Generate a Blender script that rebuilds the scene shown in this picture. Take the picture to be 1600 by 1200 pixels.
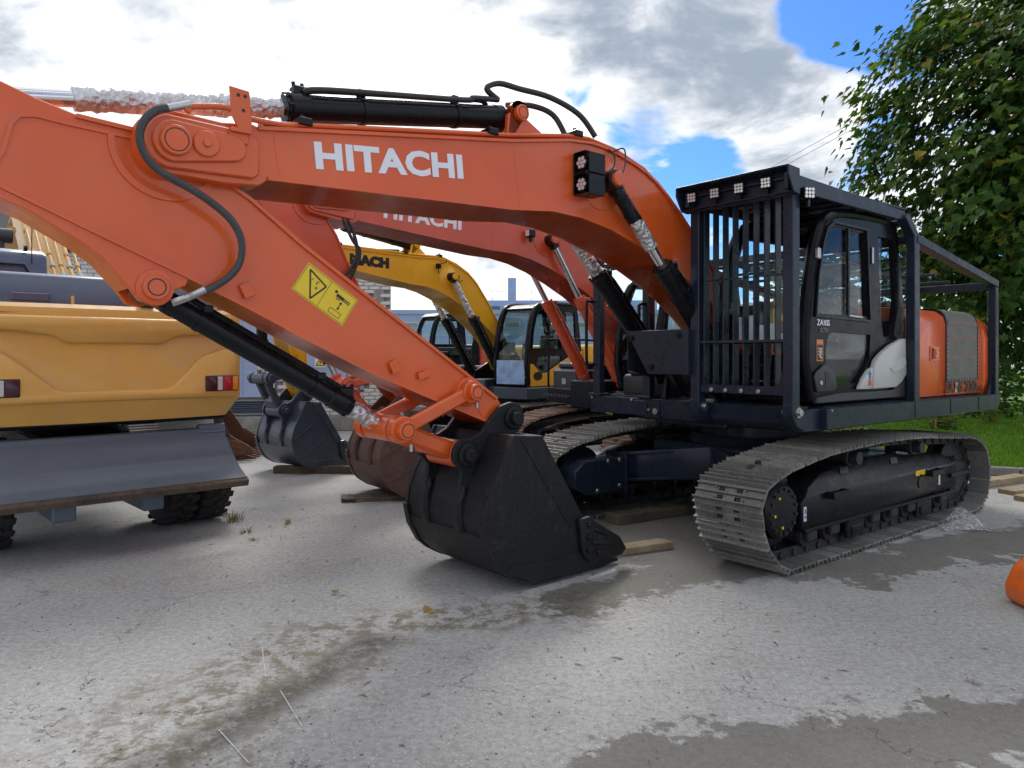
import bpy, bmesh, math, random
from mathutils import Vector, Matrix, noise
R = math.radians
random.seed(11)
for o in list(bpy.data.objects):
    bpy.data.objects.remove(o)
S = bpy.context.scene
COL = S.collection

# ------------------------------------------------------------------ camera
EYE = 1.737
cam_d = bpy.data.cameras.new('camera')
cam = bpy.data.objects.new('camera', cam_d)
COL.objects.link(cam)
cam.location = (0, 0, EYE)
cam.rotation_euler = (R(90), 0, 0)
cam_d.sensor_width = 36
cam_d.lens = 25.93
cam_d.shift_y = -0.0275
cam_d.clip_end = 2000
cam_d.clip_start = 0.05
S.camera = cam

# ------------------------------------------------------------------ world, sun, exposure
SUN_EL, SUN_AZ = R(44), R(-12)            # azimuth from +Y (the viewing direction) towards +X
W = bpy.data.worlds.new('World')
S.world = W
W.use_nodes = True
wn, wl = W.node_tree.nodes, W.node_tree.links
wn.clear()


def wnode(t, **k):
    n = wn.new(t)
    for a, b in k.items():
        setattr(n, a, b)
    return n


def wmath(op, a, b=None, c=None, clamp=False):
    n = wnode('ShaderNodeMath', operation=op, use_clamp=clamp)
    for i, v in enumerate((a, b, c)):
        if v is None:
            continue
        if isinstance(v, (int, float)):
            n.inputs[i].default_value = v
        else:
            wl.new(v, n.inputs[i])
    return n.outputs[0]


def wramp(v, lo, hi, smooth=True):
    n = wnode('ShaderNodeMapRange', interpolation_type='SMOOTHSTEP' if smooth else 'LINEAR', clamp=True) if smooth else wnode('ShaderNodeMapRange', clamp=True)
    wl.new(v, n.inputs[0])
    n.inputs[1].default_value = lo
    n.inputs[2].default_value = hi
    return n.outputs[0]


tc = wnode('ShaderNodeTexCoord')
nrm = wnode('ShaderNodeVectorMath', operation='NORMALIZE')
wl.new(tc.outputs['Generated'], nrm.inputs[0])
DIR = nrm.outputs[0]
sep = wnode('ShaderNodeSeparateXYZ')
wl.new(DIR, sep.inputs[0])
zc = wmath('ADD', wmath('MAXIMUM', sep.outputs[2], 0.0), 0.32)
dv = wnode('ShaderNodeCombineXYZ')
wl.new(wmath('DIVIDE', sep.outputs[0], zc), dv.inputs[0])
wl.new(wmath('DIVIDE', sep.outputs[1], zc), dv.inputs[1])
wl.new(wmath('MULTIPLY', sep.outputs[2], 1.5), dv.inputs[2])
CLO = dv.outputs[0]


def wnoise(vec, scale, detail, rough, dist=0.0, off=(0, 0, 0)):
    mp = wnode('ShaderNodeMapping')
    mp.inputs['Location'].default_value = off
    wl.new(vec, mp.inputs[0])
    n = wnode('ShaderNodeTexNoise')
    n.inputs['Scale'].default_value = scale
    n.inputs['Detail'].default_value = detail
    n.inputs['Roughness'].default_value = rough
    n.inputs['Distortion'].default_value = dist
    wl.new(mp.outputs[0], n.inputs['Vector'])
    return n.outputs[0]


def blob(az, el, r0, r1):
    """soft patch of sky around a compass direction (degrees right of +Y) and elevation"""
    d = Vector((math.sin(R(az)) * math.cos(R(el)), math.cos(R(az)) * math.cos(R(el)), math.sin(R(el))))
    n = wnode('ShaderNodeVectorMath', operation='DOT_PRODUCT')
    wl.new(DIR, n.inputs[0])
    n.inputs[1].default_value = d
    return wramp(n.outputs['Value'], math.cos(R(r1)), math.cos(R(r0)))


sky = wnode('ShaderNodeTexSky', sky_type='NISHITA', sun_disc=False)
sky.sun_elevation = SUN_EL
sky.sun_rotation = SUN_AZ
sky.air_density = 1.0
sky.dust_density = 0.6
sky.ozone_density = 2.5
big = wnoise(CLO, 1.5, 5, 0.6, 0.25, (3.1, 0.4, 0))
fine = wnoise(CLO, 5.5, 4, 0.62, 0.5, (1.0, 5.0, 2))
cov = wmath('ADD', big, wmath('MULTIPLY', wmath('SUBTRACT', fine, 0.5), 0.6))
for (az, el, a, b, w_) in ((24.3, 23.5, .5, 5.5, -0.34), (9.8, 16.8, 0.3, 3.2, -0.11), (15.2, 14.0, 0.3, 3.8, -0.17), (5.0, 20.0, 0.2, 2.2, -0.14),
                           (-21.3, 20.2, 6, 18, 0.16), (-5.4, 18.9, 5, 15, 0.2), (12.5, 24.0, 3, 9, 0.30), (20.5, 16.5, 1, 6, .30), (0, 6, 3, 14, .10)):
    cov = wmath('ADD', cov, wmath('MULTIPLY', blob(az, el, a, b), w_))
mask = wramp(cov, 0.36, 0.54)
shade = wnoise(CLO, 2.6, 6, 0.62, 0.35, (7.7, 2.2, 1))
shd = wmath('ADD', wmath('ADD', shade, wmath('MULTIPLY', wmath('SUBTRACT', fine, 0.5), 0.65)), wmath('MULTIPLY', wmath('SUBTRACT', big, 0.5), 0.5))
for (az, el, a, b, w_) in ((12.0, 24.5, 3, 10, 0.36), (20.5, 15.8, 1, 7, .24), (-5.0, 22.0, 0.3, 2.0, 0.22), (-7.4, 18.5, 2, 10, -0.22), (-30, 20, 3, 12, -.03)):
    shd = wmath('ADD', shd, wmath('MULTIPLY', blob(az, el, a, b), w_))
dark = wramp(shd, 0.36, 0.84)
ccol = wnode('ShaderNodeMix', data_type='RGBA')
wl.new(dark, ccol.inputs[0])
ccol.inputs[6].default_value = (6.0, 6.0, 6.05, 1)
ccol.inputs[7].default_value = (1.6, 1.92, 2.35, 1)
skm = wnode('ShaderNodeMix', data_type='RGBA')
wl.new(mask, skm.inputs[0])
skb = wnode('ShaderNodeMix', data_type='RGBA', blend_type='MULTIPLY')
skb.inputs[0].default_value = 1.0
wl.new(sky.outputs[0], skb.inputs[6])
skb.inputs[7].default_value = (0.22, 0.41, 0.68, 1)
wl.new(skb.outputs[2], skm.inputs[6])
wl.new(ccol.outputs[2], skm.inputs[7])
bg = wnode('ShaderNodeBackground')
bg.inputs[1].default_value = 0.1
wl.new(skm.outputs[2], bg.inputs[0])
wo = wnode('ShaderNodeOutputWorld')
wl.new(bg.outputs[0], wo.inputs[0])

sd = bpy.data.lights.new('sun', 'SUN')
sd.energy = 1.1
sd.angle = R(20)
sd.color = (1.0, 0.95, 0.88)
sun = bpy.data.objects.new('sun', sd)
COL.objects.link(sun)
sdir = Vector((math.sin(SUN_AZ) * math.cos(SUN_EL), math.cos(SUN_AZ) * math.cos(SUN_EL), math.sin(SUN_EL)))
sun.rotation_euler = sdir.to_track_quat('Z', 'Y').to_euler()
sun.location = (0, 0, 30)

S.view_settings.view_transform = 'Standard'
S.view_settings.look = 'None'
S.view_settings.gamma = 1
S.view_settings.exposure = 1.25
S.view_settings.use_curve_mapping = False
S.cycles.max_bounces = 6
S.cycles.diffuse_bounces = 2
S.cycles.glossy_bounces = 3
S.cycles.transmission_bounces = 3
W.cycles.sampling_method = 'MANUAL'
W.cycles.sample_map_resolution = 256
S.cycles.transparent_max_bounces = 10
S.cycles.use_denoising = True
S.cycles.use_adaptive_sampling = True
S.cycles.adaptive_threshold = 0.02

# ------------------------------------------------------------------ materials
MATS = {}


class NT:
    def __init__(s, name):
        s.m = bpy.data.materials.new(name)
        s.m.use_nodes = True
        s.n = s.m.node_tree.nodes
        s.l = s.m.node_tree.links
        s.n.clear()
        s.out = s.n.new('ShaderNodeOutputMaterial')
        s.p = s.n.new('ShaderNodeBsdfPrincipled')
        s.l.new(s.p.outputs[0], s.out.inputs[0])
        s.tc = s.n.new('ShaderNodeTexCoord')

    def set(s, **k):
        for a, b in k.items():
            a = a.replace('_', ' ')
            if a in s.p.inputs:
                i = s.p.inputs[a]
                if hasattr(b, 'links'):
                    s.l.new(b, i)
                else:
                    i.default_value = b
        return s

    def noise(s, scale, detail=5, rough=.55, dist=0, vec=None, stretch=None):
        n = s.n.new('ShaderNodeTexNoise')
        n.inputs['Scale'].default_value = scale
        n.inputs['Detail'].default_value = detail
        n.inputs['Roughness'].default_value = rough
        n.inputs['Distortion'].default_value = dist
        v = vec or s.tc.outputs['Object']
        if stretch:
            mp = s.n.new('ShaderNodeMapping')
            mp.inputs['Scale'].default_value = stretch
            s.l.new(v, mp.inputs[0])
            v = mp.outputs[0]
        s.l.new(v, n.inputs['Vector'])
        return n.outputs[0]

    def voro(s, scale, feature='F1', vec=None, rnd=1.0):
        n = s.n.new('ShaderNodeTexVoronoi')
        n.feature = feature
        n.inputs['Scale'].default_value = scale
        n.inputs['Randomness'].default_value = rnd
        s.l.new(vec or s.tc.outputs['Object'], n.inputs['Vector'])
        return n.outputs['Distance']

    def math(s, op, a, b=None, clamp=False):
        n = s.n.new('ShaderNodeMath')
        n.operation = op
        n.use_clamp = clamp
        for i, v in enumerate((a, b)):
            if v is None:
                continue
            if isinstance(v, (int, float)):
                n.inputs[i].default_value = v
            else:
                s.l.new(v, n.inputs[i])
        return n.outputs[0]

    def ramp(s, v, lo, hi, a=0.0, b=1.0):
        n = s.n.new('ShaderNodeMapRange')
        n.interpolation_type = 'SMOOTHSTEP'
        s.l.new(v, n.inputs[0])
        for i, x in enumerate((lo, hi, a, b)):
            n.inputs[i + 1].default_value = x
        return n.outputs[0]

    def mix(s, f, a, b, blend='MIX'):
        n = s.n.new('ShaderNodeMix')
        n.data_type = 'RGBA'
        n.blend_type = blend
        for i, v in ((0, f), (6, a), (7, b)):
            if hasattr(v, 'links'):
                s.l.new(v, n.inputs[i])
            elif i == 0:
                n.inputs[0].default_value = v
            else:
                n.inputs[i].default_value = (*v, 1)
        return n.outputs[2]

    def bump(s, h, strength=.3, dist=.01):
        n = s.n.new('ShaderNodeBump')
        n.inputs['Strength'].default_value = strength
        n.inputs['Distance'].default_value = dist
        s.l.new(h, n.inputs['Height'])
        s.l.new(n.outputs[0], s.p.inputs['Normal'])
        return n

    def up(s):
        g = s.n.new('ShaderNodeNewGeometry')
        x = s.n.new('ShaderNodeSeparateXYZ')
        s.l.new(g.outputs['Normal'], x.inputs[0])
        return x.outputs[2]


def mul(c, k):
    return tuple(min(1, x * k) for x in c)


def paint(name, col, rough=.32, dirt=.25, dust=(.30, .26, .20), coat=.25, grain=0.0, spec=.5, orange=.15, speck=False):
    """sprayed machine paint: slight tone drift, thin dust in patches, faint orange-peel relief"""
    t = NT(name)
    a = t.noise(1.3, 3, .6)
    b = t.noise(9, 5, .7)
    c = t.mix(t.ramp(a, .3, .7), mul(col, .93), mul(col, 1.06))
    d = t.math('MULTIPLY', t.ramp(b, .45, .75), t.ramp(t.noise(2.2, 2), .4, .65))
    upm = t.ramp(t.up(), .5, 1.0)
    stk = t.math('MULTIPLY', t.ramp(t.noise(5, 3, .6, 0, None, (5, 5, .5)), .52, .72), t.ramp(a, .4, .6))
    d = t.math('ADD', d, t.math('MULTIPLY', stk, .6), True)
    f = t.math('ADD', t.math('MULTIPLY', d, dirt), t.math('MULTIPLY', t.math('MULTIPLY', upm, t.ramp(b, .3, .65)), dirt * 1.2), True)
    c = t.mix(f, c, dust)
    if speck:
        vn = t.n.new('ShaderNodeTexVoronoi')
        vn.inputs['Scale'].default_value = 55
        t.l.new(t.tc.outputs['Object'], vn.inputs['Vector'])
        sc_ = t.n.new('ShaderNodeSeparateColor')
        t.l.new(vn.outputs['Color'], sc_.inputs[0])
        fk = t.math('MULTIPLY', t.ramp(vn.outputs['Distance'], .20, .08), t.ramp(sc_.outputs[0], .72, .80))
        c = t.mix(t.math('MULTIPLY', fk, .8), c, (.16, .16, .17))
    t.set(Base_Color=c, Roughness=t.ramp(b, .3, .7, rough - .06, rough + .10), Coat_Weight=coat, Coat_Roughness=.09, Specular_IOR_Level=spec)
    h = t.noise(160, 1, .5)
    if grain:
        h2 = t.noise(60, 6, .8)
        h = t.math('ADD', h, t.math('MULTIPLY', h2, grain * 6))
    t.bump(h, orange, .002 if not grain else .004)
    MATS[name] = t.m
    return t.m


def simple(name, col, rough=.5, metal=0, spec=.5, var=.12, scale=8, bump=.1, bscale=60, bd=.003, **k):
    t = NT(name)
    n = t.noise(scale, 6, .6)
    t.set(Base_Color=t.mix(t.ramp(n, .3, .7), mul(col, 1 - var), mul(col, 1 + var)), Roughness=rough, Metallic=metal, Specular_IOR_Level=spec, **k)
    t.bump(t.noise(bscale, 4, .6), bump, bd)
    MATS[name] = t.m
    return t.m


def rusty(name, c1, c2, c3, s=3, rough=.75, metal=0.0, bump=.5, vary=0.0):
    t = NT(name)
    a = t.noise(s, 6, .65)
    b = t.noise(s * 7, 5, .7)
    if vary:                                  # each piece a little different
        oi = t.n.new('ShaderNodeObjectInfo')
        rn = oi.outputs['Random']
        a = t.math('ADD', a, t.math('MULTIPLY', t.math('SUBTRACT', rn, .5), vary))
    c = t.mix(t.ramp(a, .35, .65), c1, c2)
    c = t.mix(t.math('MULTIPLY', t.ramp(b, .5, .72), .8), c, c3)
    t.set(Base_Color=c, Roughness=t.ramp(b, .3, .7, rough - .15, rough + .1), Metallic=metal, Specular_IOR_Level=.4)
    t.bump(t.noise(70, 7, .75), bump, .004)
    MATS[name] = t.m
    return t.m


ORANGE = paint('orange_paint', (.70, .100, .011), .34, .20, coat=.45, spec=.4)
ORANGE2 = paint('faded_orange_paint', (.60, .075, .02), .36, .2)
YELLOW = paint('yellow_paint', (.88, .44, .012), .34, .12)
AMBER = paint('amber_paint', (.68, .37, .075), .42, .35, dust=(.46, .37, .22))
NAVY = paint('blue_black_paint', (.012, .019, .033), .30, .08, dust=(.12, .12, .12), coat=.05, spec=.3)
BLACK = paint('black_paint', (.006, .007, .009), .28, .05, dust=(.12, .115, .11), coat=.05, spec=.22)
CABBLACK = paint('cab_gloss_black', (.005, .0055, .007), .2, .03, dust=(.10, .10, .10), coat=.0, spec=.13, orange=.04)
BUCKETB = paint('bucket_black_paint', (.010, .010, .012), .42, .22, dust=(.10, .098, .096), grain=.5, orange=.6, coat=.0, spec=.3, speck=True)
BUCKETG = paint('slate_paint', (.03, .042, .065), .36, .2, dust=(.2, .2, .19))
SLATE = paint('slate_hood_paint', (.075, .095, .15), .4, .2, dust=(.25, .25, .26))
BLADEM = paint('slate_blade_paint', (.085, .115, .155), .42, .3, dust=(.17, .15, .12))
SILVER = paint('silver_grey_paint', (.50, .50, .47), .35, .1, coat=.1)
PLASTIC = simple('dark_grey_plastic', (.035, .036, .04), .45, bump=.25, bscale=140, bd=.002)
RUBBER = rusty('tyre_rubber', (.016, .016, .017), (.028, .027, .026), (.07, .065, .055), 4, .85, 0, .3)
HOSE = simple('hose_rubber', (.018, .018, .018), .5)
CHROME = simple('chrome', (.72, .72, .72), .12, 1.0, var=.03, bump=.02)
STEEL = simple('zinc_steel', (.5, .5, .48), .32, 1.0, var=.15, bump=.1)
RUST = rusty('rusty_steel', (.10, .045, .028), (.16, .07, .04), (.06, .035, .026), 3)
RUSTB = rusty('rust_brown_bucket_steel', (.085, .045, .034), (.12, .06, .042), (.16, .11, .085), 2.2, .62, 0, .35)
SHOE = rusty('dusty_track_steel', (.16, .155, .14), (.27, .26, .235), (.06, .057, .052), 6, .5, .3, .55, .45)
SHOER = rusty('rusty_track_steel', (.18, .10, .07), (.27, .17, .12), (.09, .06, .045), 4, .7, .1, .45, .4)
CHAIN = rusty('grimy_black_steel', (.018, .018, .019), (.03, .029, .028), (.075, .068, .058), 6, .6)
WHITE = simple('white_letter_film', (.78, .79, .82), .35, var=.02, bump=.02)
BLACKL = simple('black_letter_film', (.012, .012, .012), .4, var=.02, bump=.02)
STICKY = simple('yellow_sticker_film', (.80, .56, .015), .35, var=.02, bump=.02)
STICKO = simple('orange_sticker_film', (.72, .2, .04), .4, var=.02, bump=.02)
STICKB = simple('blue_sticker_film', (.02, .12, .5), .4, var=.02, bump=.02)
STICKW = simple('white_sticker_film', (.75, .75, .75), .4, var=.02, bump=.02)
REDL = simple('red_lamp_lens', (.42, .012, .016), .15, var=.1, bump=.2, bscale=120)
AMBL = simple('amber_lamp_lens', (.75, .25, .01), .15, var=.1, bump=.2, bscale=120)
CLRL = simple('clear_lamp_lens', (.55, .55, .53), .12, var=.1, bump=.2, bscale=120)
DREDL = simple('maroon_lamp_lens', (.06, .008, .022), .15, var=.1, bump=.1)
LEDW = simple('led_reflector', (.75, .75, .72), .2, .3, var=.1, bump=.2)
SEATM = simple('seat_cloth', (.03, .032, .034), .7)
BRICKM = None


def glass(name, tint, refl=.06, rough=.02, dirt=.0):
    t = NT(name)
    t.n.remove(t.p)
    tr = t.n.new('ShaderNodeBsdfTransparent')
    tr.inputs[0].default_value = (*tint, 1)
    gl = t.n.new('ShaderNodeBsdfGlossy')
    gl.inputs['Roughness'].default_value = rough
    ge = t.n.new('ShaderNodeNewGeometry')
    dt = t.n.new('ShaderNodeVectorMath')
    dt.operation = 'DOT_PRODUCT'
    t.l.new(ge.outputs['Normal'], dt.inputs[0])
    t.l.new(ge.outputs['Incoming'], dt.inputs[1])
    sch = t.math('POWER', t.math('SUBTRACT', 1.0, t.math('ABSOLUTE', dt.outputs['Value'])), 5.0)
    mx = t.n.new('ShaderNodeMixShader')
    f = t.math('ADD', t.math('MULTIPLY', sch, .9), refl, True)
    t.l.new(f, mx.inputs[0])
    t.l.new(tr.outputs[0], mx.inputs[1])
    t.l.new(gl.outputs[0], mx.inputs[2])
    t.l.new(mx.outputs[0], t.out.inputs[0])
    MATS[name] = t.m
    return t.m


GLASS = glass('cab_glass', (.93, .98, .975), .02)
GLASSD = glass('dark_cab_glass', (.76, .83, .84), .035)


def foil_mat():
    t = NT('crumpled_foil')
    v = t.voro(28, 'F1')
    n = t.noise(24, 6, .7, 1.0)
    t.set(Base_Color=t.mix(t.ramp(n, .35, .65), (.58, .57, .55), (.78, .78, .78)), Metallic=1.0, Roughness=t.ramp(n, .3, .7, .22, .42))
    t.bump(t.math('ADD', v, n), .8, .018)
    return t.m


FOIL = foil_mat()


def film_mat(name='clear_plastic_film', lo=.03, hi=.42):
    t = NT(name)
    t.n.remove(t.p)
    tr = t.n.new('ShaderNodeBsdfTransparent')
    tr.inputs[0].default_value = (.92, .92, .92, 1)
    p = t.n.new('ShaderNodeBsdfPrincipled')
    p.inputs['Base Color'].default_value = (.75, .76, .76, 1)
    p.inputs['Roughness'].default_value = .15
    n = t.noise(18, 6, .7, 1.5)
    b = t.n.new('ShaderNodeBump')
    b.inputs['Strength'].default_value = 1
    b.inputs['Distance'].default_value = .03
    t.l.new(n, b.inputs['Height'])
    t.l.new(b.outputs[0], p.inputs['Normal'])
    mx = t.n.new('ShaderNodeMixShader')
    t.l.new(t.ramp(n, .44, .66, lo, hi), mx.inputs[0])
    t.l.new(tr.outputs[0], mx.inputs[1])
    t.l.new(p.outputs[0], mx.inputs[2])
    t.l.new(mx.outputs[0], t.out.inputs[0])
    return t.m


FILM = film_mat()
SHEET = film_mat('clear_plastic_sheet', .15, .8)


def mesh_screen_mat():
    t = NT('fine_wire_gauze')
    n = t.noise(5, 5, .6)
    st = t.noise(30, 3, .5, 0, None, (60, 60, 1))
    band = t.n.new('ShaderNodeTexWave')
    band.wave_type = 'BANDS'
    band.bands_direction = 'Z'
    band.inputs['Scale'].default_value = 1.05
    band.inputs['Distortion'].default_value = 0
    t.l.new(t.tc.outputs['Object'], band.inputs['Vector'])
    c = t.mix(t.ramp(n, .3, .7), (.13, .125, .10), (.18, .17, .14))
    c = t.mix(t.math('MULTIPLY', t.ramp(st, .4, .7), .4), c, (.26, .25, .21))
    t.set(Base_Color=c, Roughness=.55, Metallic=.3)
    t.bump(st, .4, .003)
    return t.m


GAUZE = mesh_screen_mat()

# ------------------------------------------------------------------ mesh helpers


def _merge(dst, src, mi=0):
    vm = {}
    for v in src.verts:
        vm[v] = dst.verts.new(v.co)
    for f in src.faces:
        try:
            nf = dst.faces.new([vm[v] for v in f.verts])
            nf.material_index = f.material_index + mi
        except ValueError:
            pass
    src.free()


def BM():
    return bmesh.new()


def bev(bm, w, seg=2, ang=20):
    if w <= 0:
        return
    bmesh.ops.recalc_face_normals(bm, faces=bm.faces)
    es = [e for e in bm.edges if len(e.link_faces) == 2 and e.calc_face_angle(0) > R(ang)]
    bmesh.ops.bevel(bm, geom=es, offset=w, segments=seg, profile=.5, affect='EDGES', clamp_overlap=True)


def box(bm, c, s, bevel=0.0, rot=None, mi=0, seg=1):
    t = BM()
    bmesh.ops.create_cube(t, size=1)
    for v in t.verts:
        v.co = Vector((v.co.x * s[0], v.co.y * s[1], v.co.z * s[2]))
    bev(t, bevel, seg)
    M = Matrix.Translation(Vector(c))
    if rot is not None:
        M = M @ (rot.to_4x4() if hasattr(rot, 'to_4x4') else rot)
    t.transform(M)
    _merge(bm, t, mi)


def boxr(bm, x, y, z, bevel=0.0, mi=0, seg=1):
    box(bm, ((x[0] + x[1]) / 2, (y[0] + y[1]) / 2, (z[0] + z[1]) / 2), (abs(x[1] - x[0]), abs(y[1] - y[0]), abs(z[1] - z[0])), bevel, None, mi, seg)


AX = {'y': lambda a, b, t: Vector((a, t, b)), 'x': lambda a, b, t: Vector((t, a, b)), 'z': lambda a, b, t: Vector((a, b, t))}


def prism(bm, pts, lo, hi, axis='y', bevel=0.0, mi=0, seg=1):
    t = BM()
    f = AX[axis]
    a = [t.verts.new(f(p[0], p[1], lo)) for p in pts]
    b = [t.verts.new(f(p[0], p[1], hi)) for p in pts]
    t.faces.new(a)
    t.faces.new(b[::-1])
    n = len(pts)
    for i in range(n):
        j = (i + 1) % n
        t.faces.new((a[j], a[i], b[i], b[j]))
    bmesh.ops.recalc_face_normals(t, faces=t.faces)
    bev(t, bevel, seg)
    _merge(bm, t, mi)


def holes(bm, outer, inner, lo, hi, axis='y', mi=0, bevel=0):
    """flat plate with openings"""
    t = BM()
    f = AX[axis]
    es = []
    for loop in [outer] + list(inner):
        vs = [t.verts.new(f(p[0], p[1], lo)) for p in loop]
        for i in range(len(vs)):
            es.append(t.edges.new((vs[i], vs[(i + 1) % len(vs)])))
    bmesh.ops.triangle_fill(t, use_beauty=True, use_dissolve=False, edges=es)
    r = bmesh.ops.extrude_face_region(t, geom=t.faces[:])
    d = f(0, 0, hi) - f(0, 0, lo)
    for g in r['geom']:
        if isinstance(g, bmesh.types.BMVert):
            g.co += d
    bmesh.ops.recalc_face_normals(t, faces=t.faces)
    bev(t, bevel, 1, 50)
    _merge(bm, t, mi)


def ribbon(bm, ch, lo, hi, th, axis='y', mi=0, closed=False):
    """band of thickness th laid along a 2-D chain, from lo to hi across it (th > 0: to the left of the chain)"""
    n = len(ch)
    off = []
    for i in range(n):
        p = Vector(ch[i])
        a = Vector(ch[(i - 1) % n]) if (i > 0 or closed) else None
        b = Vector(ch[(i + 1) % n]) if (i < n - 1 or closed) else None
        ds = []
        if a is not None:
            ds.append((p - a).normalized())
        if b is not None:
            ds.append((b - p).normalized())
        d = sum(ds, Vector((0, 0))).normalized()
        nn = Vector((-d.y, d.x))
        k = 1.0
        if len(ds) == 2:
            k = 1 / max(.5, nn.dot(Vector((-ds[0].y, ds[0].x))))
        off.append(p + nn * th * k)
    t = BM()
    f = AX[axis]
    rows = []
    for i in range(n):
        rows.append([t.verts.new(f(ch[i][0], ch[i][1], lo)), t.verts.new(f(ch[i][0], ch[i][1], hi)), t.verts.new(f(off[i].x, off[i].y, hi)), t.verts.new(f(off[i].x, off[i].y, lo))])
    for i in range(n if closed else n - 1):
        a, b = rows[i], rows[(i + 1) % n]
        for k in range(4):
            t.faces.new((a[k], a[(k + 1) % 4], b[(k + 1) % 4], b[k]))
    if not closed:
        t.faces.new(rows[0])
        t.faces.new(rows[-1][::-1])
    bmesh.ops.recalc_face_normals(t, faces=t.faces)
    _merge(bm, t, mi)


def frame(d):
    d = Vector(d).normalized()
    u = Vector((0, 0, 1)) if abs(d.z) < .9 else Vector((1, 0, 0))
    a = d.cross(u).normalized()
    return a, d.cross(a).normalized()


def cyl(bm, p0, p1, r0, r1=None, n=16, mi=0, bevel=0.0):
    p0, p1 = Vector(p0), Vector(p1)
    r1 = r0 if r1 is None else r1
    a, b = frame(p1 - p0)
    d = (p1 - p0).normalized()
    prof = [(0, r0), (1, r1)]
    L = (p1 - p0).length
    st = [(0, r0), (L, r1)]
    if bevel:
        st = [(0, r0 - bevel), (bevel, r0), (L - bevel, r1), (L, r1 - bevel)]
    rings = []
    for (h, r) in st:
        rings.append([bm.verts.new(p0 + d * h + (a * math.cos(2 * math.pi * k / n) + b * math.sin(2 * math.pi * k / n)) * r) for k in range(n)])
    fs = []
    for i in range(len(rings) - 1):
        for k in range(n):
            fs.append(bm.faces.new((rings[i][k], rings[i][(k + 1) % n], rings[i + 1][(k + 1) % n], rings[i + 1][k])))
    fs.append(bm.faces.new(rings[0][::-1]))
    fs.append(bm.faces.new(rings[-1]))
    for f in fs:
        f.material_index = mi


def cyly(bm, x, z, y0, y1, r, n=20, mi=0, bevel=0.006):
    cyl(bm, (x, y0, z), (x, y1, z), r, None, n, mi, bevel)


def ringy(bm, x, z, y0, y1, ro, ri, n=28, mi=0):
    """flat washer ring lying in the side plane"""
    prev = None
    rows = []
    for k in range(n):
        a = 2 * math.pi * k / n
        c, s = math.cos(a), math.sin(a)
        rows.append([bm.verts.new((x + c * r, y, z + s * r)) for (r, y) in ((ri, y0), (ri, y1), (ro, y1), (ro, y0))])
    for k in range(n):
        a, b = rows[k], rows[(k + 1) % n]
        for i in range(4):
            bm.faces.new((a[i], a[(i + 1) % 4], b[(i + 1) % 4], b[i])).material_index = mi


def spline(pts, n=6):
    P = [Vector(p) for p in pts]
    out = []
    for i in range(len(P) - 1):
        p0 = P[max(i - 1, 0)]
        p1, p2 = P[i], P[i + 1]
        p3 = P[min(i + 2, len(P) - 1)]
        for k in range(n):
            t = k / n
            out.append(.5 * ((2 * p1) + (p2 - p0) * t + (2 * p0 - 5 * p1 + 4 * p2 - p3) * t * t + (3 * p1 - p0 - 3 * p2 + p3) * t ** 3))
    out.append(P[-1])
    return out


def tube(bm, pts, r, n=8, mi=0, rfun=None):
    P = [Vector(p) for p in pts]
    t0 = (P[1] - P[0]).normalized()
    a, b = frame(t0)
    rings = []
    for i, p in enumerate(P):
        t = ((P[min(i + 1, len(P) - 1)] - P[max(i - 1, 0)])).normalized()
        a = (a - t * a.dot(t)).normalized()
        b = t.cross(a)
        rr = rfun(i / (len(P) - 1)) if rfun else r
        if callable(rr):
            rings.append([bm.verts.new(p + (a * math.cos(2 * math.pi * k / n) + b * math.sin(2 * math.pi * k / n)) * rr(k)) for k in range(n)])
        else:
            rings.append([bm.verts.new(p + (a * math.cos(2 * math.pi * k / n) + b * math.sin(2 * math.pi * k / n)) * rr) for k in range(n)])
    for i in range(len(rings) - 1):
        for k in range(n):
            bm.faces.new((rings[i][k], rings[i][(k + 1) % n], rings[i + 1][(k + 1) % n], rings[i + 1][k])).material_index = mi
    bm.faces.new(rings[0][::-1]).material_index = mi
    bm.faces.new(rings[-1]).material_index = mi


def bar(bm, p0, p1, w, h, up=(0, 0, 1), bevel=.006, mi=0):
    """square-section beam from p0 to p1, w across and h along the up direction"""
    p0, p1 = Vector(p0), Vector(p1)
    d = (p1 - p0)
    L = d.length
    d.normalize()
    u = Vector(up)
    if abs(u.dot(d)) > .98:
        u = Vector((1, 0, 0))
    s = d.cross(u).normalized()
    u = s.cross(d).normalized()
    M = Matrix((d, s, u)).transposed()
    box(bm, (p0 + p1) / 2, (L, w, h), bevel, M, mi)


def lathe_y(bm, x, z, prof, n=24, mi=0):
    """prof: list of (y, radius)"""
    rings = []
    for (y, r) in prof:
        rings.append([bm.verts.new((x + r * math.cos(2 * math.pi * k / n), y, z + r * math.sin(2 * math.pi * k / n))) for k in range(n)])
    for i in range(len(rings) - 1):
        for k in range(n):
            bm.faces.new((rings[i][k], rings[i][(k + 1) % n], rings[i + 1][(k + 1) % n], rings[i + 1][k])).material_index = mi
    bm.faces.new(rings[0][::-1]).material_index = mi
    bm.faces.new(rings[-1]).material_index = mi


def me_from(bm, name, mat, ang=32):
    bmesh.ops.recalc_face_normals(bm, faces=bm.faces)
    for f in bm.faces:
        f.smooth = True
    for e in bm.edges:
        if len(e.link_faces) == 2:
            e.smooth = e.calc_face_angle(0) < R(ang)
    me = bpy.data.meshes.new(name)
    bm.to_mesh(me)
    bm.free()
    for m in (mat if isinstance(mat, (list, tuple)) else [mat]):
        me.materials.append(m)
    return me


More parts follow.
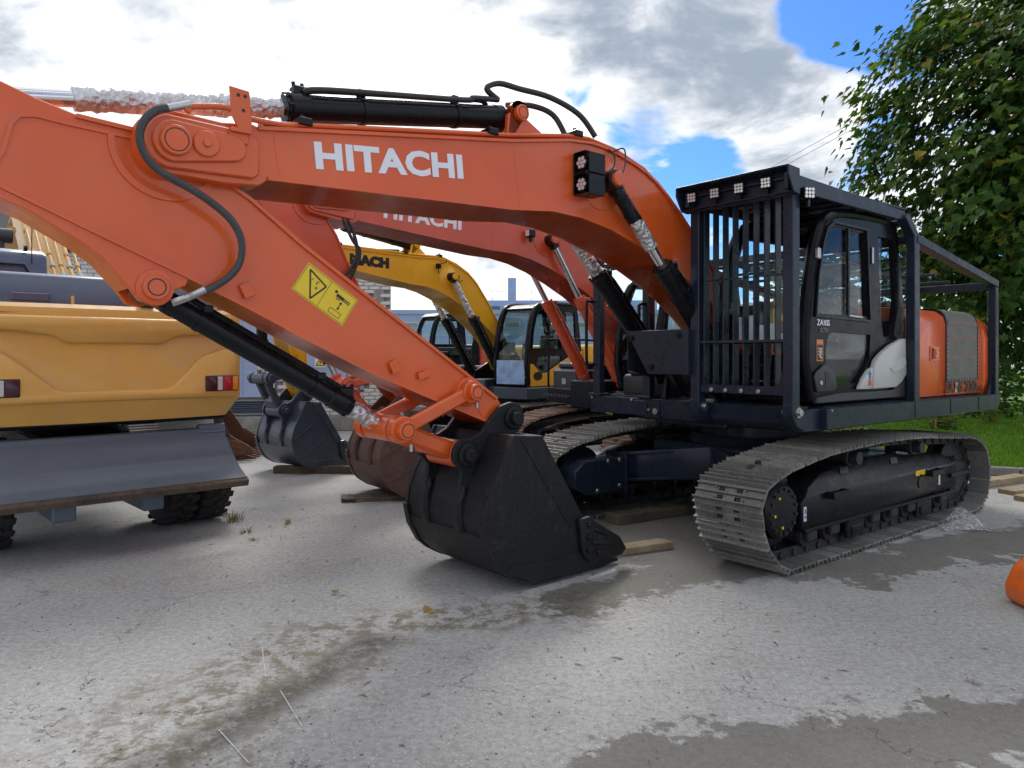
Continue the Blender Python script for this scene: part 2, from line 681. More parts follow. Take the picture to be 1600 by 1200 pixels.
SPLIT = {'pin', 'pipe_clamp', 'hose_lug', 'oil_pipe', 'boom_hose', 'lamp_cable', 'pillar', 'handrail', 'paper_sheet', 'caution_sticker', 'inspection_sticker', 'gusset', 'embossed_panel', 'arm_pipe', 'arm_hose', 'stem', 'tilt_hose', 'cover_panel', 'hinge', 'control_lever', 'paint_mark', 'notice_print', 'cladding_rail'}
SMALL = {'hub_bolt', 'cover_bolt', 'beam_bolt', 'hinge_bolt', 'guard_bolt', 'gauze_screw', 'bracket_hole', 'lock_bolt', 'decal_print', 'sticker_print'}


def islands(bm):
    """separate pieces of a mesh; pieces that touch count as one"""
    seen, gr = set(), []
    for v in bm.verts:
        if v in seen:
            continue
        st, g = [v], []
        seen.add(v)
        while st:
            a = st.pop()
            g.append(a)
            for e in a.link_edges:
                b = e.other_vert(a)
                if b not in seen:
                    seen.add(b)
                    st.append(b)
        lo = [min(q.co[i] for q in g) - .004 for i in range(3)]
        hi = [max(q.co[i] for q in g) + .004 for i in range(3)]
        gr.append([g, lo, hi])
    ch = True
    while ch:
        ch = False
        for i in range(len(gr)):
            for j in range(i + 1, len(gr)):
                if all(gr[i][1][k] <= gr[j][2][k] and gr[j][1][k] <= gr[i][2][k] for k in range(3)):
                    gr[i] = [gr[i][0] + gr[j][0], [min(a, b) for a, b in zip(gr[i][1], gr[j][1])], [max(a, b) for a, b in zip(gr[i][2], gr[j][2])]]
                    gr.pop(j)
                    ch = True
                    break
            if ch:
                break
    return [g[0] for g in gr]


def obj(name, bm, mat, parent=None, ang=32):
    if name in SPLIT and parent is not None:
        gs = islands(bm)
        if len(gs) > 1:
            first = None
            for g in gs:
                b2 = BM()
                gset = set(g)
                vm = {v: b2.verts.new(v.co) for v in g}
                for f in bm.faces:
                    if f.verts[0] in gset:
                        b2.faces.new([vm[v] for v in f.verts]).material_index = f.material_index
                o = bpy.data.objects.new(name, me_from(b2, name, mat, ang))
                COL.objects.link(o)
                o.parent = parent
                first = first or o
            bm.free()
            return first
    o = bpy.data.objects.new(name, me_from(bm, name, mat, ang))
    COL.objects.link(o)
    if parent is not None:
        o.parent = parent
    if name in SMALL:
        o['kind'] = 'stuff'
    return o


def inst(name, me, parent, M=None):
    o = bpy.data.objects.new(name, me)
    COL.objects.link(o)
    o.parent = parent
    if M is not None:
        o.matrix_local = M
    return o


def tag(o, label, cat, group=None):
    o['label'] = label
    o['category'] = cat
    if group:
        o['group'] = group
    return o


def struct(o):
    o['kind'] = 'structure'
    return o


def empty(name, loc, fwd_yaw=None, scale=1.0):
    o = bpy.data.objects.new(name, None)
    COL.objects.link(o)
    o.location = loc
    o.empty_display_size = .2
    if fwd_yaw is not None:
        a = R(fwd_yaw)
        o.rotation_euler = (0, 0, math.atan2(-math.cos(a), -math.sin(a)))
    o.scale = (scale,) * 3
    return o


def arc(cx, cz, r, a0, a1, n=8):
    return [(cx + r * math.cos(R(a0 + (a1 - a0) * i / n)), cz + r * math.sin(R(a0 + (a1 - a0) * i / n))) for i in range(n + 1)]


def text_mesh(txt, bold=.0, shear=0.0, spacing=1.0):
    c = bpy.data.curves.new('lettering', 'FONT')
    c.body = txt
    c.offset = bold
    c.shear = shear
    c.space_character = spacing
    c.extrude = .01
    c.resolution_u = 3
    o = bpy.data.objects.new('lettering_source', c)
    COL.objects.link(o)
    dg = bpy.context.evaluated_depsgraph_get()
    dg.update()
    me = bpy.data.meshes.new_from_object(o.evaluated_get(dg))
    bpy.data.objects.remove(o)
    bpy.data.curves.remove(c)
    return me


def letters(name, txt, mat, parent, p0, p1, height, out, bold=.0, shear=0.0, spacing=1.0, depth=.003):
    """lettering whose base line runs p0 -> p1, standing 'height' tall, facing 'out'"""
    me = text_mesh(txt, bold, shear, spacing)
    xs = [v.co.x for v in me.vertices]
    ys = [v.co.y for v in me.vertices]
    zs = [v.co.z for v in me.vertices]
    x0, x1, y0, y1 = min(xs), max(xs), min(ys), max(ys)
    p0, p1, out = Vector(p0), Vector(p1), Vector(out).normalized()
    X = (p1 - p0)
    Y = out.cross(X).normalized() * height
    for v in me.vertices:
        a = (v.co.x - x0) / (x1 - x0)
        b = (v.co.y - y0) / (y1 - y0)
        c = (v.co.z - min(zs)) / (max(zs) - min(zs) + 1e-9)
        v.co = p0 + X * a + Y * b + out * depth * c
    me.materials.clear()
    me.materials.append(mat)
    o = bpy.data.objects.new(name, me)
    COL.objects.link(o)
    o.parent = parent
    return o


def crumple_tube(bm, p0, p1, r, amp, n=20, seg=40, seed=0, taper=None):
    p0, p1 = Vector(p0), Vector(p1)
    a, b = frame(p1 - p0)
    rings = []
    for i in range(seg + 1):
        t = i / seg
        p = p0.lerp(p1, t)
        ring = []
        for k in range(n):
            an = 2 * math.pi * k / n
            dv_ = a * math.cos(an) + b * math.sin(an)
            q = p + dv_ * r
            w = noise.noise(q * 14 + Vector((seed, 0, 0))) * amp * .5 + noise.noise(Vector((t * (p1 - p0).length * 38, math.cos(an) * 1.2, math.sin(an) * 1.2 + seed))) * amp * .9
            rr = r + w + (taper(t) if taper else 0)
            ring.append(bm.verts.new(p + dv_ * max(.02, rr)))
        rings.append(ring)
    for i in range(seg):
        for k in range(n):
            bm.faces.new((rings[i][k], rings[i][(k + 1) % n], rings[i + 1][(k + 1) % n], rings[i + 1][k]))
    bm.faces.new(rings[0][::-1])
    bm.faces.new(rings[-1])

# ------------------------------------------------------------------ tracked excavators
def rotxz(c, ang):
    c = Vector((c[0], 0, c[1]))
    return Matrix.Translation(c) @ Matrix.Rotation(-ang, 4, 'Y') @ Matrix.Translation(-c)


FOOT = (.38, 1.80)
PIV, TIP = (6.14, 2.94), (3.63, 1.25)
YC = -.12                                   # centre plane of boom, arm and bucket
TRACK_PATH = [(2.325, .58), (2.27, .72), (2.12, .80), (1.85, .865), (1.36, .937), (.934, .962), (.347, .985), (-.2, .978), (-.566, .965), (-1.0, .93), (-1.374, .905),
              (-1.75, .885), (-1.98, .825), (-2.17, .69), (-2.275, .469), (-2.24, .255), (-2.13, .09), (-1.93, .0), (-1.2, 0), (-.4, 0), (.4, 0), (1.2, 0), (1.90, .0),
              (2.08, .085), (2.21, .23), (2.30, .42)]


def resample(path, n):
    P = [Vector(p) for p in path] + [Vector(path[0])]
    Ls = [0]
    for a, b in zip(P, P[1:]):
        Ls.append(Ls[-1] + (b - a).length)
    tot = Ls[-1]
    out = []
    for i in range(n):
        s = tot * i / n
        for k in range(len(P) - 1):
            if Ls[k + 1] >= s:
                out.append(P[k].lerp(P[k + 1], (s - Ls[k]) / max(1e-9, Ls[k + 1] - Ls[k])))
                break
    return out, tot / n


def shoe_mesh(mat, w=.62, pitch=.19):
    """triple-grouser steel shoe: z = 0 is the tip of the bars, the plate lies inside; slots and bolts in the middle"""
    bm = BM()
    L = pitch * .5
    zt, zb = -.034, -.048
    for (y0, y1) in ((-w / 2, -.11), (-.055, .055), (.11, w / 2)):
        boxr(bm, (-L + .012, L - .012), (y0, y1), (zb, zt), .003)
    for (x0, x1) in ((-L + .012, -.052), (.052, L - .012), (-.018, .018)):
        for s in (-1, 1):
            boxr(bm, (x0, x1), (s * .055, s * .11), (zb, zt))
    for x, hh in ((-.068, 0), (.0, -.010), (.06, -.010)):
        prism(bm, [(x - .012, zt), (x + .012, zt), (x + .005, hh), (x - .005, hh)], -w / 2, w / 2)
    for x in (-.045, .045):
        for y in (-.135, .135):
            cyl(bm, (x, y, zt), (x, y, zt + .013), .012, .012, 6)
    return me_from(bm, 'shoe', mat)


def roller(bm, x, z, y, w, r):
    lathe_y(bm, x, z, [(y - w / 2, r * .55), (y - w / 2 + .02, r * 1.18), (y - w * .28, r * 1.18), (y - w * .26, r), (y + w * .26, r), (y + w * .28, r * 1.18), (y + w / 2 - .02, r * 1.18), (y + w / 2, r * .55)], 18)


def tracks(ex, shoe_mat, frame_mat, dyaw=0.0, detail=True, phase=0.0):
    pts, pitch = resample(TRACK_PATH, 52)
    sm = shoe_mesh(shoe_mat, .635, pitch)
    rz = Matrix.Rotation(R(dyaw), 4, 'Z')
    for side in (1, -1):
        yc = side * 1.192
        bm = BM()
        n = len(pts)
        for i in range(n):
            p, q = pts[i], pts[(i + 1) % n]
            m = (p + q) / 2
            d = (q - p).normalized()
            nn = Vector((-d.y, d.x))          # inwards (path runs counter-clockwise in x,z seen from +y mirrored)
            c = sum((Vector(a) for a in pts), Vector((0, 0))) / n
            if nn.dot(c - m) < 0:
                nn = -nn
            M = Matrix((Vector((d.x, 0, d.y)), Vector((0, 1, 0)), Vector((nn.x, 0, nn.y)))).transposed()
            for s in (-1, 1):
                cc = m + nn * .085
                box(bm, (cc.x, yc + s * .085, cc.y), (pitch * 1.08, .035, .085), .006, M)
            e = p + nn * .085
            cyl(bm, (e.x, yc - .12, e.y), (e.x, yc + .12, e.y), .03, None, 8)
        tr = obj('track', bm, CHAIN, ex)
        tr.matrix_local = rz
        for i in range(n):
            p, q = pts[i], pts[(i + 1) % n]
            m = (p + q) / 2
            d = (q - p).normalized()
            nn = Vector((-d.y, d.x))
            c = Vector((0, .48))
            if nn.dot(c - m) > 0:
                nn = -nn                      # outwards
            X = Vector((d.x, 0, d.y))
            Z = Vector((nn.x, 0, nn.y))
            Y = Z.cross(X)
            M = Matrix((X, Y, Z)).transposed().to_4x4()
            M = M @ Matrix.Rotation(R(random.uniform(-1.2, 1.2)), 4, 'Y') @ Matrix.Rotation(R(random.uniform(-.5, .5)), 4, 'Z')
            M.translation = Vector((m.x, yc + random.uniform(-.004, .004), m.y))
            inst('shoe', sm, tr, M)
        # side frame
        bm = BM()
        yo = side * 1.38
        yi = side * 1.02
        prof = [(1.50, .27), (1.52, .50), (1.36, .62), (1.10, .70), (.75, .735), (.25, .76), (-.35, .76), (-.62, .725), (-1.10, .70), (-1.38, .68), (-1.62, .56), (-1.62, .30)]
        inner = [(1.50, .27), (1.52, .50), (1.36, .69), (-1.38, .70), (-1.62, .60), (-1.62, .30)]
        # sloped outer cheek: lower edge further out than the top
        lo_, hi_ = [], []
        t = BM()
        prof = [(1.50, .27), (1.52, .50), (1.44, .56)] + prof[2:-2] + [(-1.62, .56), (-1.62, .30)]
        ring_o = [t.verts.new((x, yo - side * .11 * max(0, (z - .56)) / .2, z)) for x, z in prof]
        ring_i = [t.verts.new((x, yi, z)) for x, z in prof]
        t.faces.new([ring_o[i] for i in (0, 1, 2, len(prof) - 2, len(prof) - 1)])
        t.faces.new(ring_o[2:-1])
        t.faces.new(ring_i[::-1])
        for i in range(len(prof)):
            j = (i + 1) % len(prof)
            t.faces.new((ring_o[i], ring_o[j], ring_i[j], ring_i[i]))
        bmesh.ops.recalc_face_normals(t, faces=t.faces)
        bev(t, .012, 2)
        _merge(bm, t)
        boxr(bm, (-1.6, 1.50), (yo - side * .02, yo + side * .03), (.262, .287), .004)
        # idler fork
        prism(bm, [(-1.40, .33), (-1.40, .58), (-1.62, .60), (-1.9, .56), (-1.93, .38), (-1.72, .24), (-1.50, .27)], side * 1.30, side * 1.375, bevel=.012)
        prism(bm, [(-1.45, .42), (-1.45, .47), (-1.95, .47), (-1.95, .42)], side * 1.36, side * 1.40, bevel=.006)
        prism(bm, [(-1.40, .33), (-1.40, .58), (-1.62, .60), (-1.9, .56), (-1.93, .38), (-1.72, .24), (-1.50, .27)], side * 1.0, side * 1.06, bevel=.012)
        for x in (-1.52, -1.60, -1.68):
            cyl(bm, (x, side * 1.33, .6), (x, side * 1.33, .635), .016, None, 8)
        fr_ = obj('track_frame', bm, frame_mat, ex)
        fr_.matrix_local = rz
        if not detail:
            continue
        bm = BM()
        lathe_y(bm, 1.79, .475, [(side * .98, .30), (side * 1.20, .30), (side * 1.21, .36), (side * 1.23, .36), (side * 1.24, .235), (side * 1.36, .23), (side * 1.385, .205), (side * 1.39, .05)], 32)
        hub = obj('final_drive', bm, frame_mat, fr_)
        bm = BM()
        for k in range(15):
            a = 2 * math.pi * k / 15
            cyl(bm, (1.79 + .18 * math.cos(a), side * 1.37, .475 + .18 * math.sin(a)), (1.79 + .18 * math.cos(a), side * 1.400, .475 + .18 * math.sin(a)), .014, None, 6)
        for k in range(22):                   # sprocket teeth
            a = 2 * math.pi * k / 22
            bar(bm, (1.79 + .34 * math.cos(a), side * 1.19, .475 + .34 * math.sin(a)), (1.79 + .40 * math.cos(a), side * 1.19, .475 + .40 * math.sin(a)), .05, .045, (0, 1, 0), .004)
        obj('hub_bolt', bm, CHAIN, hub)
        bm = BM()
        for a in (60, -10, -80):
            cyl(bm, (1.79 + .13 * math.cos(R(a)), side * 1.388, .475 + .13 * math.sin(R(a))), (1.79 + .13 * math.cos(R(a)), side * 1.396, .475 + .13 * math.sin(R(a))), .012, None, 8)
        obj('paint_mark', bm, STICKY, hub)
        for k in range(8):
            x = 1.34 - k * .375
            bm = BM()
            roller(bm, x, .205, yc, .30, .085)
            cyl(bm, (x, yc - .19, .205), (x, yc + .19, .205), .035, None, 10)
            boxr(bm, (x - .075, x + .075), (yo - side * .05, yo + side * .008), (.17, .27), .012)
            obj('track_roller', bm, CHAIN, fr_)
        for x in (.55, -.75):
            bm = BM()
            roller(bm, x, .80 if x > 0 else .80, yc, .26, .065)
            cyl(bm, (x, yc + side * .13, .80), (x, yc + side * .20, .80), .06, None, 14)
            boxr(bm, (x - .05, x + .05), (yc - .16, yc - .08), (.68, .82), .008)
            obj('carrier_roller', bm, CHAIN, fr_)
        bm = BM()
        roller(bm, -1.80, .46, yc, .2, .30)
        obj('idler_wheel', bm, CHAIN, fr_)
        for x in (.62, -.78):                 # chain guards and step lugs
            bm = BM()
            boxr(bm, (x - .16, x + .16), (yo - side * .03, yo + side * .015), (.10, .27), .015)
            boxr(bm, (x - .10, x + .10), (yo - side * .0, yo + side * .03), (.12, .21), .012)
            obj('chain_guard', bm, frame_mat, fr_)
        for x in (.98, -.98):
            bm = BM()
            y0 = yo - side * .02
            boxr(bm, (x - .13, x + .13), (y0 + side * .075, y0 + side * .10), (.50, .56), .006)
            for s in (-1, 1):
                boxr(bm, (x + s * .13 - .012, x + s * .13 + .012), (y0, y0 + side * .10), (.50, .56), .006)
            obj('step_bracket', bm, frame_mat, fr_)
        for x, z in ((.68, .725), (-.30, .742)):
            bm = BM()
            prism(bm, [(x - .09, -.03), (x - .05, .03), (x + .09, .03), (x + .05, -.03)], 0, .004, 'z')
            bm.transform(Matrix.Translation((0, side * 1.309, .697)) @ Matrix.Rotation(side * R(-61), 4, 'X'))
            obj('drain_slot', bm, BLACKL, fr_)
        if side == 1:
            bm = BM()
            boxr(bm, (1.44, 1.48), (yo, yo + .004), (.35, .47))
            boxr(bm, (-1.20, -1.165), (yo, yo + .004), (.37, .52))
            obj('inspection_sticker', bm, STICKW, fr_)
            bm = BM()
            prism(bm, [(-.62, .52), (-.62, .57), (-.84, .57), (-.84, .52), (-.78, .515), (-.74, .53), (-.68, .515)], yo + .001, yo + .005)
            obj('tie_down_sticker', bm, STICKY, fr_)
            bm = BM()
            prism(bm, arc(-.72, .46, .035, 0, 180, 6) + arc(-.72, .42, .035, 180, 360, 6), yo + .001, yo + .006)
            obj('frame_hole', bm, BLACKL, fr_)
            bm = BM()
            ringy(bm, 1.46, .385, yo + .004, yo + .007, .013, .007, 14)
            boxr(bm, (1.452, 1.468), (yo + .004, yo + .007), (.41, .455))
            obj('sticker_print', bm, STICKB, fr_)


def undercarriage(ex, mat, dyaw=0.0):
    rz = Matrix.Rotation(R(dyaw), 4, 'Z')
    bm = BM()
    # X-shaped centre frame
    for sx in (1, -1):
        for sy in (1, -1):
            pts = [(.25 * sx, 0), (.95 * sx, sy * 1.05), (1.35 * sx, sy * 1.05), (.85 * sx, 0)]
            t = BM()
            lo_ = [t.verts.new((x, y, .36 if abs(y) > .5 else .45)) for x, y in pts]
            hi_ = [t.verts.new((x, y, .66 if abs(y) > .5 else .80)) for x, y in pts]
            t.faces.new(lo_)
            t.faces.new(hi_[::-1])
            for i in range(4):
                t.faces.new((lo_[i], lo_[(i + 1) % 4], hi_[(i + 1) % 4], hi_[i]))
            bmesh.ops.recalc_face_normals(t, faces=t.faces)
            bev(t, .015, 2)
            _merge(bm, t)
            for z in (.36, .64):
                bar(bm, (.90 * sx, sy * .2, z + .1), (1.37 * sx, sy * 1.06, z), .06, .03, (0, 0, 1), .004)
    boxr(bm, (-.86, .86), (-.8, .8), (.45, .81), .02)
    cyl(bm, (0, 0, .78), (0, 0, .90), .80, .74, 36)
    cf = obj('centre_frame', bm, mat, ex)
    cf.matrix_local = rz
    bm = BM()
    cyl(bm, (0, 0, .89), (0, 0, 1.0), .66, None, 36)
    cyl(bm, (0, 0, .99), (0, 0, 1.10), .60, None, 36)
    for k in range(24):
        a = 2 * math.pi * k / 24
        cyl(bm, (.64 * math.cos(a), .64 * math.sin(a), .995), (.64 * math.cos(a), .64 * math.sin(a), 1.02), .018, None, 6)
    obj('slew_ring', bm, mat, ex)
    # travel-motor covers at the inner side of each track
    for side in (1, -1):
        bm = BM()
        prism(bm, [(1.36, .30), (1.36, .66), (1.95, .66), (2.10, .56), (2.10, .40), (1.92, .30)], side * .74, side * 1.02, bevel=.012)
        prism(bm, [(1.34, .27), (1.38, .27), (1.38, .70), (1.34, .70)], side * .72, side * 1.02, bevel=.004)
        mc = obj('motor_cover', bm, mat, ex)
        mc.matrix_local = rz
        bm = BM()
        for x, z in ((1.45, .63), (1.62, .63), (1.45, .36), (1.78, .34)):
            cyl(bm, (x, side * .745, z), (x, side * .725, z), .022, None, 6)
            cyl(bm, (x, side * .745, z), (x, side * .735, z), .032, None, 14)
        obj('cover_bolt', bm, STEEL, mc)


BOOM_TOP = [(5.87, 3.11), (5.69, 3.135), (5.66, 3.125), (3.69, 3.41), (3.07, 3.528), (2.82, 3.55), (2.65, 3.54), (2.48, 3.51), (2.29, 3.465), (2.11, 3.405), (1.96, 3.335), (1.815, 3.236), (1.62, 3.085), (1.42, 2.91), (1.16, 2.66), (.72, 2.17)]
BOOM_BOT = [(.78, 2.00), (1.0, 2.16), (1.25, 2.32), (1.55, 2.47), (1.85, 2.60), (2.22, 2.725), (2.59, 2.83), (2.94, 2.89), (3.26, 2.905), (3.68, 2.865), (5.60, 2.807), (5.65, 2.769), (5.85, 2.755)]


def boom(ex, mat, B, text=None, text_mat=None, text_span=None, detail=True, pipe_mat=None, bold=.042):
    y0, y1 = YC - .30, YC + .30
    out = arc(6.14, 2.94, .185, -70, 100, 10) + BOOM_TOP + arc(.42, 1.80, .20, 60, 300, 10) + BOOM_BOT
    bm = BM()
    prism(bm, out, y0, y1, bevel=.006)
    ribbon(bm, BOOM_TOP[2:], y0 - .022, y1 + .022, .022)
    ribbon(bm, BOOM_BOT[:-2], y0 - .022, y1 + .022, .022)
    # plate seams
    for (xa, za, xb, zb) in ((5.56, 3.10, 5.52, 2.86), (3.66, 3.37, 3.60, 2.90)):
        bar(bm, (xa, y1, za), (xb, y1, zb), .006, .012, (1, 0, 0), .002)
    # fork pad with lock plate at the arm pin
    pad = arc(6.14, 2.94, .155, -75, 75, 10) + [(5.72, 3.075), (5.66, 3.03), (5.66, 2.83), (5.69, 2.80)]
    prism(bm, pad, y1 - .01, y1 + .03, bevel=.008)
    prism(bm, pad, y0 - .03, y0 + .01, bevel=.008)
    pad2 = arc(6.14, 2.94, .118, -85, 85, 10) + arc(5.82, 2.955, .078, 90, 270, 8)
    prism(bm, pad2, y1 + .028, y1 + .055, bevel=.006)
    # welded cone and ring around the boom cylinder pin
    lathe_y(bm, 2.69, 3.22, [(y1, .24), (y1 + .008, .235), (y1 + .010, .225), (y1 + .025, .13), (y1 + .05, .10)], 32)
    lathe_y(bm, 2.69, 3.22, [(y0 - .05, .10), (y0 - .025, .13), (y0 - .010, .225), (y0, .24)], 32)
    # cylinder bracket ears on top
    for y in (YC - .115, YC + .115):
        prism(bm, [(3.60, 3.40), (3.58, 3.68)] + arc(3.46, 3.70, .10, 150, 30, 6) + [(3.05, 3.50)], y - .022, y + .022, bevel=.005)
    bm.transform(B)
    bo = obj('boom', bm, mat, ex)
    bm = BM()
    cyly(bm, 6.14, 2.94, y0 - .07, y1 + .085, .085, 28)
    cyly(bm, 5.975, 2.95, y1 + .05, y1 + .075, .075, 24)
    cyly(bm, 5.975, 2.95, y1 + .07, y1 + .092, .024, 8)
    cyly(bm, 3.46, 3.70, YC - .17, YC + .18, .065, 20)
    bm.transform(B)
    obj('pin', bm, mat, bo)
    if detail:
        for x, z, yy, r_ in ((6.14, 2.94, y1 + .085, .066), (3.46, 3.70, YC + .18, .048)):
            bm = BM()
            ringy(bm, x, z, yy - .003, yy + .0015, r_, r_ - .006)
            bm.transform(B)
            obj('pin_groove', bm, BLACKL, bo)
    if detail:
        # oil pipes on the top edge and their clamps
        bm = BM()
        for yy in (y1 - .03, y1 - .09, y0 + .04, y0 + .10):
            tube(bm, [(5.62, yy, 3.16), (3.7, yy, 3.45), (3.05, yy, 3.565), (2.82, yy, 3.585), (2.48, yy, 3.545), (2.11, yy, 3.44), (1.815, yy, 3.27), (1.42, yy, 2.945), (1.0, yy, 2.55)], .018, 8)
        tube(bm, spline([(5.40, y1 - .03, 3.19), (5.52, y1 + .0, 3.165), (5.766, y1 + .05, 3.150), (5.869, y1 + .06, 3.181), (6.079, 0.260, 3.135), (6.067, 0.260, 3.105)], 5), .018, 8)
        bm.transform(B)
        obj('oil_pipe', bm, pipe_mat or mat, bo)
        bm = BM()
        for x, z in ((5.35, 3.20), (3.85, 3.425), (2.95, 3.58)):
            boxr(bm, (x - .045, x + .045), (y1 - .12, y1 + .005), (z - .005, z + .045), .006)
            cyl(bm, (x, y1 - .06, z + .04), (x, y1 - .06, z + .075), .014, None, 6)
        bm.transform(B)
        obj('pipe_clamp', bm, BLACK, bo)
        # pipe stand bracket by the fork
        bm = BM()
        prism(bm, [(5.735, 3.30), (5.85, 3.31), (5.84, 3.15), (5.80, 3.07), (5.72, 3.07), (5.72, 3.15)], y1 + .06, y1 + .075, bevel=.003)
        prism(bm, [(5.84, 3.05), (5.84, 3.075), (5.72, 3.075), (5.72, 3.05)], y1 + .02, y1 + .075, bevel=.003)
        boxr(bm, (5.73, 5.84), (y1 + .028, y1 + .05), (2.99, 3.06), .006)
        bm.transform(B)
        obj('pipe_bracket', bm, mat, bo)
        bm = BM()
        for x, z in ((5.80, 3.265), (5.76, 3.265), (5.77, 3.18)):
            cyly(bm, x, z, y1 + .074, y1 + .077, .011, 10, 0, 0)
        bm.transform(B)
        obj('bracket_hole', bm, BLACKL, bo)
    if text:
        (xa, za), (xb, zb), hgt = text_span
        p0 = B @ Vector((xa, y1 + .001, za))
        p1 = B @ Vector((xb, y1 + .001, zb))
        letters('lettering', text, text_mat, bo, p0, p1, hgt, (0, 1, 0), bold, 0, 1.04)
    return bo


def cyl_part(ex, nm, ph, pr, y, rb, rr, b0, b1, bmat, rmat, eye=.09, foil=None, collar=True, mat_eye=None, seed=0, pipe=True, black_foil=None):
    """hydraulic ram from head pin ph to rod pin pr in the plane y; barrel between fractions b0 and b1"""
    H, P = Vector((ph[0], y, ph[1])), Vector((pr[0], y, pr[1]))
    at = lambda t: H.lerp(P, t)
    d = (P - H).normalized()
    bm = BM()
    cyl(bm, at(b0), at(b1), rb, None, 28, 0, .008)
    cyl(bm, at(b1) - d * .12, at(b1) + d * .02, rb * 1.13, None, 28, 0, .008)
    cyl(bm, at(b0) - d * .02, at(b0) + d * .07, rb * 1.06, None, 28, 0, .008)
    bar(bm, H, at(b0), .12, eye * 1.5, (0, 1, 0), .01)
    cyl(bm, (ph[0], y - .06, ph[1]), (ph[0], y + .06, ph[1]), eye, None, 20)
    if collar:
        cyl(bm, at(b1) + d * .02, at(b1) + d * .05, rb * .95, None, 20)
        a, b = frame(d)
        for k in range(8):
            an = 2 * math.pi * k / 8
            q = at(b1) + (a * math.cos(an) + b * math.sin(an)) * rb * .98
            cyl(bm, q, q + d * .045, .014, None, 6)
    ba = obj(nm, bm, bmat, ex)
    if pipe:
        bm = BM()
        a, b = frame(d)
        off = Vector((0, 0, 1)) - d * d.z
        off = off.normalized()
        o1 = off * rb * 1.25 + Vector((0, rb * .35, 0))
        tube(bm, spline([at(b0 + .03) + off * rb * .8, at(b0 + .05) + o1, at(b0 + .12) + o1, at((b0 + b1) / 2) + o1, at(b1 - .06) + o1, at(b1 - .03) + off * rb * 1.1], 4), .02, 8)
        for t in (b0 + .12, b1 - .14):
            cyl(bm, at(t) - d * .018, at(t) + d * .018, rb * 1.08, None, 24)
            box(bm, at(t) + o1, (.06, .05, .05), .006)
        # valve block at the rod end
        box(bm, at(b1 - .02) + off * rb * 1.15, (.10, .09, .07), .008)
        for s in (-1, 1):
            q = at(b1 - .02) + off * rb * 1.3 + Vector((s * .03, 0, 0))
            cyl(bm, q, q + off * .05, .013, None, 6)
        obj('ram_pipe', bm, bmat, ba)
    bm = BM()
    cyl(bm, at(b1), P, rr, None, 20)
    ro = obj('ram_rod', bm, rmat, ba)
    bm = BM()
    cyl(bm, (pr[0], y - .07, pr[1]), (pr[0], y + .07, pr[1]), eye, None, 20, 0, .008)
    bar(bm, P, P - d * (eye * 1.6), .11, eye * 1.2, (0, 1, 0), .012)
    obj('rod_eye', bm, mat_eye or bmat, ba)
    if foil:
        for k, (f0, f1, amp, m) in enumerate(foil):
            bm = BM()
            crumple_tube(bm, at(f0), at(f1), rr * 1.28 + .006, amp, 22, max(10, int((at(f1) - at(f0)).length / .022)), seed + k * 3.3)
            obj('foil_wrap', bm, m, ba, 50)
    return ba


